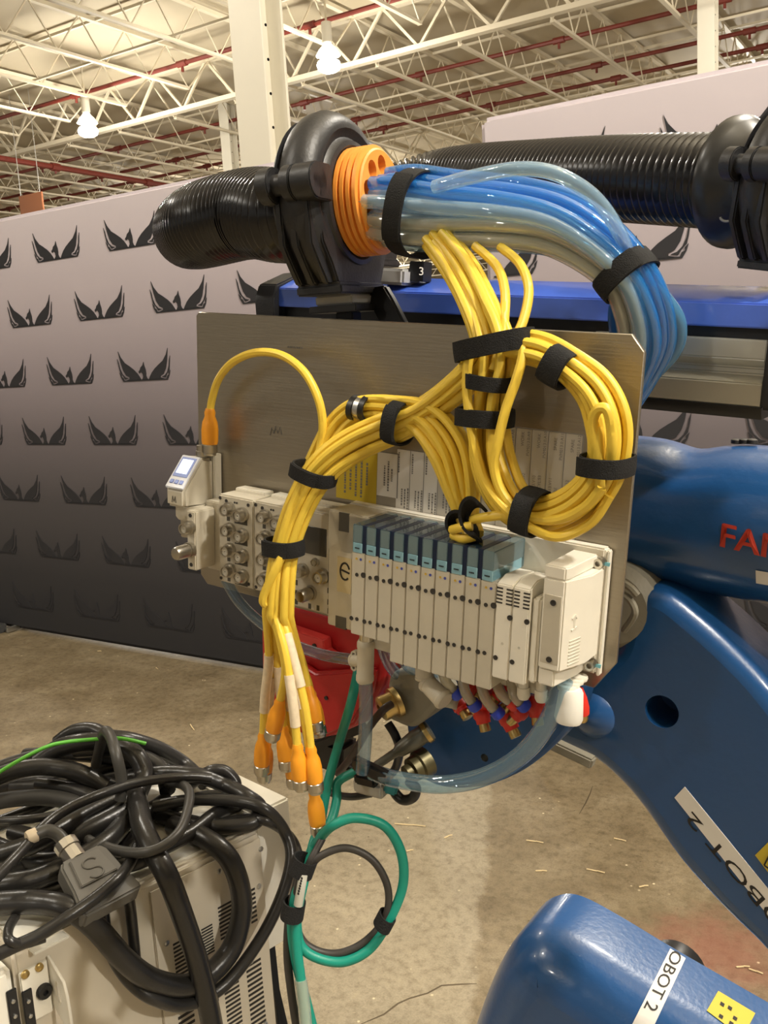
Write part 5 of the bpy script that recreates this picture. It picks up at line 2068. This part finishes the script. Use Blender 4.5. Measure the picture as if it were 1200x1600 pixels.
# side cover sheet, a little proud of the body
a = loc(side(232, 1400))
mb = MB(CM)
mb.box(a.x, xE - .002, 0, .004, .08, HT - .012)
sc = mb.build('side_cover', CAB, cab, bev=.002, seg=2)
for col_ in ((268, 310, 1475, 1540, 10), (312, 330, 1452, 1500, 10), (338, 362, 1418, 1475, 9), (386, 396, 1392, 1450, 8), (276, 302, 1590, 1700, 12), (348, 372, 1545, 1640, 13), (382, 406, 1510, 1620, 14), (314, 340, 1566, 1680, 12)):
    x0_, x1_, y0_, y1_, nn_ = col_
    p, q = loc(side(x0_, y0_)), loc(side(x1_, y0_))
    z1 = loc(side(x0_, y1_)).z
    for i in range(nn_):
        z = p.z + (z1 - p.z) * i / nn_
        MB(CM).box(p.x, q.x, .0036, .0046, z - abs(z1 - p.z) / nn_ * .24, z + abs(z1 - p.z) / nn_ * .24).build('louvre_slot', DARK, sc, smooth=False)
for px, py in ((258, 1472), (340, 1360), (405, 1325), (402, 1383), (390, 1500), (412, 1598)):
    p = loc(side(px, py))
    MB(CM).lathe((p.x, .004, p.z), (0, 1, 0), [(0, .0045), (.002, .0042), (.003, .001)], 12).build('screw', STEEL, sc)
# rear housing beyond the end of the side
mb = MB(CM)
mb.box(xE + .001, xE + .075, -.22, -.012, .52, HT + .022)
mb.build('rear_housing', CABW, cab, bev=.004)
# black stand bars behind
mb = MB()
for (a_, b_) in (((412, 1470), (452, 1640)), ((422, 1470), (440, 1640))):
    mb.beam(side(*a_, -.06), side(*b_, -.06), .012, .012)
mb.build('stand_bar', BLACK, cab, bev=.001)
# front door edge, hinge and lifting bracket at the left
mb = MB(CM)
a = loc(side(16, 1520))
mb.box(xS - .07, xS - .004, -DEP, .004, .06, HT - .02)
door = mb.build('front_door', CABW, cab, bev=.008, seg=3)
for x0_, x1_ in ((8, 24), (32, 48)):
    p, q = loc(side(x0_, 1560)), loc(side(x1_, 1556))
    hb = MB(CM).box(p.x, q.x, .004, .008, p.z - .08, p.z + .012).build('hinge_leaf', BLACK, cab, bev=.001)
    for k in range(3):
        MB(CM).lathe(((p.x + q.x) / 2, .008, p.z - .004 - k * .022), (0, 1, 0), [(0, .003), (.002, .0028), (.003, .0005)], 10).build('hinge_screw', STEEL, hb)
p, q = loc(side(28, 1530)), loc(side(72, 1500))
bk = MB(CM).box(p.x, q.x, .002, .006, q.z - .075, q.z + .005).build('lifting_bracket', CABW, cab, bev=.002)
e = loc(side(72, 1500))
mb = MB(CM)
ol = [(.004, .008), (.046, -.012), (.052, -.03), (.056, -.085), (.050, -.090), (.004, -.066)]
hl = [(.026 + .008 * math.cos(t), -.038 + .018 * math.sin(t)) for t in [-2 * math.pi * i / 18 for i in range(18)]]
mb.poly([ol, hl], lambda a_, b_: (e.x, a_, e.z + b_), lambda a_, b_: (e.x + .004, a_, e.z + b_))
mb.build('bracket_ear', CABW, bk, bev=.0006, seg=1)
for px, py in ((36, 1519), (58, 1508)):
    p = loc(side(px, py))
    MB(CM).lathe((p.x, .006, p.z), (0, 1, 0), [(0, .006), (.003, .0055), (.005, .002)], 14).build('dome_screw', BRASS, bk)
p = loc(side(65, 1545))
MB(CM).lathe((p.x, .004, p.z), (0, 1, 0), [(0, .011), (.006, .011), (.009, .009), (.009, .004), (.004, .004)], 18).build('black_bolt', BLACK, bk)
p, q = loc(side(45, 1490)), loc(side(100, 1462))
MB(CM).box(p.x, q.x, -.03, .018, HT - .012, HT - .008).build('top_flange', CABW, cab, bev=.001)

# ------------------------------------------------------------------ the heap of cables on the cabinet
def hcable(name, label, pts, r, m=BCAB, n=12, k=8, group=None):
    """pts: (px, py, h) lying h above the top, or (px, py, o, 's') hanging o in front of the side"""
    P = [side(p[0], p[1], p[2]) if len(p) == 4 else top(p[0], p[1], p[2]) for p in pts]
    o = MB().tube(crom(P, k), r, n).build(name, m)
    return tag(o, label, 'cable', group)


hcable('power_cable', 'thick black cable sweeping from the left edge across and sagging over the louvred side', [(-60, 1420, .03), (0, 1412, .035), (60, 1410, .035), (110, 1420, .03), (150, 1450, .03, 's'), (195, 1500, .04, 's'), (240, 1532, .045, 's'), (290, 1540, .045, 's'), (330, 1520, .045, 's'), (365, 1475, .045, 's'), (378, 1410, .04, 's'), (360, 1345, .03, 's'), (320, 1310, .02), (270, 1290, .02)], .0165)
hcable('power_cable', 'thick black cable falling steeply down the middle of the louvred side', [(205, 1215, .06), (215, 1255, .07), (222, 1290, .07), (240, 1330, .06), (262, 1370, .06, 's'), (285, 1430, .06, 's'), (308, 1500, .06, 's'), (325, 1570, .06, 's'), (338, 1640, .06, 's')], .0165)
hcable('power_cable', 'thin black cable looping far right past the rear housing and back under', [(240, 1260, .05), (300, 1250, .055), (370, 1252, .05), (415, 1265, .04), (445, 1300, .03, 's'), (455, 1340, .05, 's'), (440, 1400, .06, 's'), (405, 1470, .06, 's'), (350, 1540, .055, 's'), (290, 1570, .05, 's'), (240, 1560, .05, 's'), (205, 1535, .03, 's'), (180, 1500, .018, 's'), (165, 1460, .012, 's'), (160, 1425, .012, 's')], .0098)
hcable('power_cable', 'black cable edging the right end of the heap down to the teal bands', [(330, 1290, .02), (380, 1280, .02), (420, 1284, .02), (455, 1310, .0, 's'), (468, 1345, .02, 's'), (470, 1380, .03, 's')], .0085)
hcable('power_cable', 'glossy grey cable arching over the back of the heap on the left', [(-30, 1225, .09), (20, 1205, .10), (70, 1198, .10), (120, 1206, .09), (165, 1230, .06)], .0150)
hcable('power_cable', 'thick black cable arching along the top of the heap', [(60, 1190, .10), (90, 1170, .12), (130, 1160, .13), (180, 1162, .12), (212, 1180, .11), (225, 1215, .08), (200, 1260, .06), (150, 1290, .05), (110, 1310, .04)], .0160)
hcable('power_cable', 'black cable rising to the highest bight at the back of the heap', [(90, 1160, .11), (115, 1143, .13), (145, 1140, .135), (170, 1150, .13), (205, 1155, .12), (250, 1170, .09), (290, 1195, .05), (320, 1225, .03)], .0125)
hcable('power_cable', 'black cable along the outer back edge of the heap on the left', [(-40, 1215, .06), (10, 1195, .07), (60, 1180, .08), (110, 1165, .09), (150, 1160, .09)], .0120)
hcable('power_cable', 'double grey cable standing up and bending forward at the top of the heap', [(150, 1195, .08), (162, 1146, .16), (172, 1150, .165), (182, 1180, .15), (190, 1220, .11), (188, 1250, .08)], .0090, GCAB)
hcable('power_cable', 'black cable running along the right shoulder of the heap', [(205, 1215, .07), (260, 1208, .08), (310, 1212, .08), (350, 1226, .06), (385, 1245, .05), (405, 1262, .03), (395, 1285, .02), (340, 1292, .02), (290, 1285, .02), (250, 1275, .02)], .0135)
hcable('power_cable', 'black bight sticking up at the right of the heap', [(300, 1225, .05), (325, 1206, .08), (350, 1204, .08), (368, 1222, .06), (366, 1245, .04)], .0095)
hcable('flat_strap_cable', 'flat black strip crossing the heap from lower left to upper right', [(-20, 1385, .08), (20, 1345, .09), (70, 1290, .095), (110, 1262, .10), (160, 1240, .105), (220, 1222, .10), (290, 1214, .09), (330, 1216, .08)], .0080)
hcable('power_cable', 'thick cable crossing behind the grey plug towards the left edge', [(-40, 1390, .03), (20, 1380, .04), (60, 1372, .04), (110, 1350, .045), (160, 1320, .05), (190, 1290, .05), (215, 1255, .05)], .0155)
hcable('power_cable', 'thick cable lying low along the left side of the heap', [(-40, 1345, .04), (20, 1330, .05), (70, 1310, .06), (130, 1275, .06), (190, 1245, .06)], .0150)
hcable('power_cable', 'grey shrouded cable lying level at the left of the heap', [(-40, 1262, .05), (10, 1250, .055), (60, 1246, .055), (100, 1250, .05), (150, 1262, .04)], .0135, mat('shroud_grey', (.04, .039, .037), .6))
hcable('power_cable', 'thin cable lying level below the grey shrouded one', [(-30, 1283, .06), (20, 1282, .065), (60, 1278, .065), (95, 1272, .06)], .0070)
hcable('power_cable', 'thin grey cable making a hook loop in front of the heap centre', [(262, 1224, .07), (285, 1226, .08), (296, 1240, .085), (292, 1270, .085), (280, 1300, .08), (255, 1322, .075), (225, 1332, .07), (190, 1330, .06), (150, 1318, .05), (138, 1312, .045)], .0076, GCAB)
hcable('power_cable', 'thin black cable slanting from the bracket up past the grey plug', [(-20, 1500, .02, 's'), (20, 1480, .03, 's'), (60, 1462, .04, 's'), (110, 1430, .05, 's'), (150, 1402, .05, 's'), (185, 1372, .04, 's'), (205, 1345, .05), (215, 1322, .05)], .0085)
hcable('power_cable', 'short thin cable looped down beside the bracket', [(24, 1432, .02), (14, 1450, .03), (14, 1468, .03, 's'), (35, 1475, .035, 's'), (70, 1465, .04, 's')], .0065)
hcable('power_cable', 'thin black cable dropping straight down the cover left of the vents', [(196, 1370, .03), (200, 1395, .03, 's'), (205, 1430, .02, 's'), (210, 1480, .02, 's'), (214, 1525, .015, 's')], .0080)
hcable('power_cable', 'black cable buried under the hook loop', [(180, 1355, .02), (220, 1345, .025), (260, 1322, .03), (300, 1300, .03), (340, 1270, .03), (380, 1255, .02)], .0120)
hcable('power_cable', 'black cable buried at the far side of the heap', [(20, 1300, .02), (90, 1320, .02), (150, 1345, .02), (200, 1340, .02)], .0140)
hcable('power_cable', 'black cable buried in the middle of the heap', [(-30, 1310, .02), (60, 1345, .02), (130, 1330, .02), (200, 1290, .03), (260, 1250, .03)], .0140)
hcable('power_cable', 'black cable lying under the back edge of the heap', [(20, 1230, .03), (100, 1225, .04), (170, 1200, .05), (240, 1190, .05), (300, 1215, .03)], .0130)
hcable('earth_wire', 'thin bright green wire drawn over the back of the heap', [(-10, 1212, .135), (30, 1188, .15), (70, 1168, .155), (100, 1160, .155), (150, 1155, .15), (190, 1154, .145), (228, 1162, .13)], .0032, GREEN)
for i, pts in enumerate(([(-40, 1240, .03), (30, 1222, .035), (90, 1215, .04), (150, 1222, .04), (210, 1240, .03)],
                         [(-40, 1300, .015), (40, 1270, .02), (110, 1240, .03), (180, 1215, .04), (240, 1205, .04)],
                         [(-40, 1360, .015), (40, 1345, .015), (110, 1310, .02), (190, 1275, .025), (260, 1262, .02)],
                         [(-40, 1400, .015), (40, 1395, .015), (100, 1385, .015), (150, 1360, .02), (200, 1310, .02)],
                         [(150, 1250, .02), (210, 1275, .02), (270, 1260, .03), (330, 1245, .03), (380, 1252, .02)],
                         [(40, 1180, .06), (90, 1178, .07), (150, 1182, .07), (200, 1192, .06), (260, 1218, .04)],
                         [(120, 1172, .09), (170, 1170, .10), (215, 1180, .09), (250, 1200, .07), (262, 1235, .05)],
                         [(60, 1225, .06), (120, 1235, .06), (170, 1260, .05), (200, 1300, .03)])):
    hcable('power_cable', 'black cable lying deep inside the heap, mostly covered by others', pts, (.0135, .012, .014, .0145, .0115, .0125, .0140, .0120)[i], group='cables deep inside the heap')
# grey plug with a nickel gland and a cable
pg = thing('heavy_plug', 'grey moulded plug embossed with an S, lying on the cable heap', 'plug', top(140, 1380, .05))
c = top(143, 1358, .062)
xa = (top(180, 1334, .062) - top(112, 1368, .062)).normalized()
za = Vector((0, 0, 1)) * .85 + cy * .52
za = (za - xa * za.dot(xa)).normalized()
ya = za.cross(xa)
if ya.dot(top(143, 1300, .06) - c) < 0:
    ya = -ya
GM = Matrix.Identity(4)
for i, a in enumerate((xa, ya, za)):
    GM.col[i][:3] = a
GM.col[3][:3] = c
mb = MB(GM)
rr = []
for y, hw in ((.030, .030), (.020, .036), (-.020, .040), (-.052, .046), (-.060, .044)):
    rr.append([(-hw, y, -.028), (hw, y, -.028), (hw, y, .002), (-hw, y, .002)])
mb.loft(rr)
mb.build('plug_shell', PLUGG, pg, bev=.003)
mb = MB(GM)
mb.loft([[(-.024, .024, .0), (.024, .024, .0), (.030, -.022, .0), (-.030, -.022, .0)], [(-.022, .022, .006), (.022, .022, .006), (.028, -.020, .006), (-.028, -.020, .006)]])
rp = mb.build('raised_panel', mat('plug_panel', (.15, .143, .128), .5), pg, bev=.001)
mb = MB(GM)
sp_ = [(.011 * math.cos(t), .006 + .008 * math.sin(t)) for t in [math.radians(20 + 23 * i) for i in range(11)]] + [(.011 * math.cos(t), -.010 + .008 * math.sin(t)) for t in [math.radians(90 - 23 * i) for i in range(12)]]
mb.tube([(a, b, .0062) for a, b in sp_], .0016, 6)
mb.build('embossed_letter', PLUGG, pg)
mb = MB(GM)
mb.lathe((-.004, .028, -.012), (0, 1, 0), [(0, .0155), (.020, .0155), (.021, .0175), (.034, .0175), (.036, .014), (.036, .009)], 12)
mb.build('nickel_gland', CHROME, pg, angle=20)
mb = MB(GM)
mb.tube(crom([(-.004, .060, -.012), (-.006, .078, -.010), (-.016, .092, -.010), (-.034, .096, -.014)], 6), .0095, 12)
mb.build('plug_lead', GCAB, pg)
mb = MB(GM)
mb.lathe((-.030, .096, -.014), (-1, .1, -.1), [(0, .0105), (.010, .0105), (.014, .009)], 12)
mb.build('pale_end', mat('pale_end', (.60, .50, .36), .5), pg)
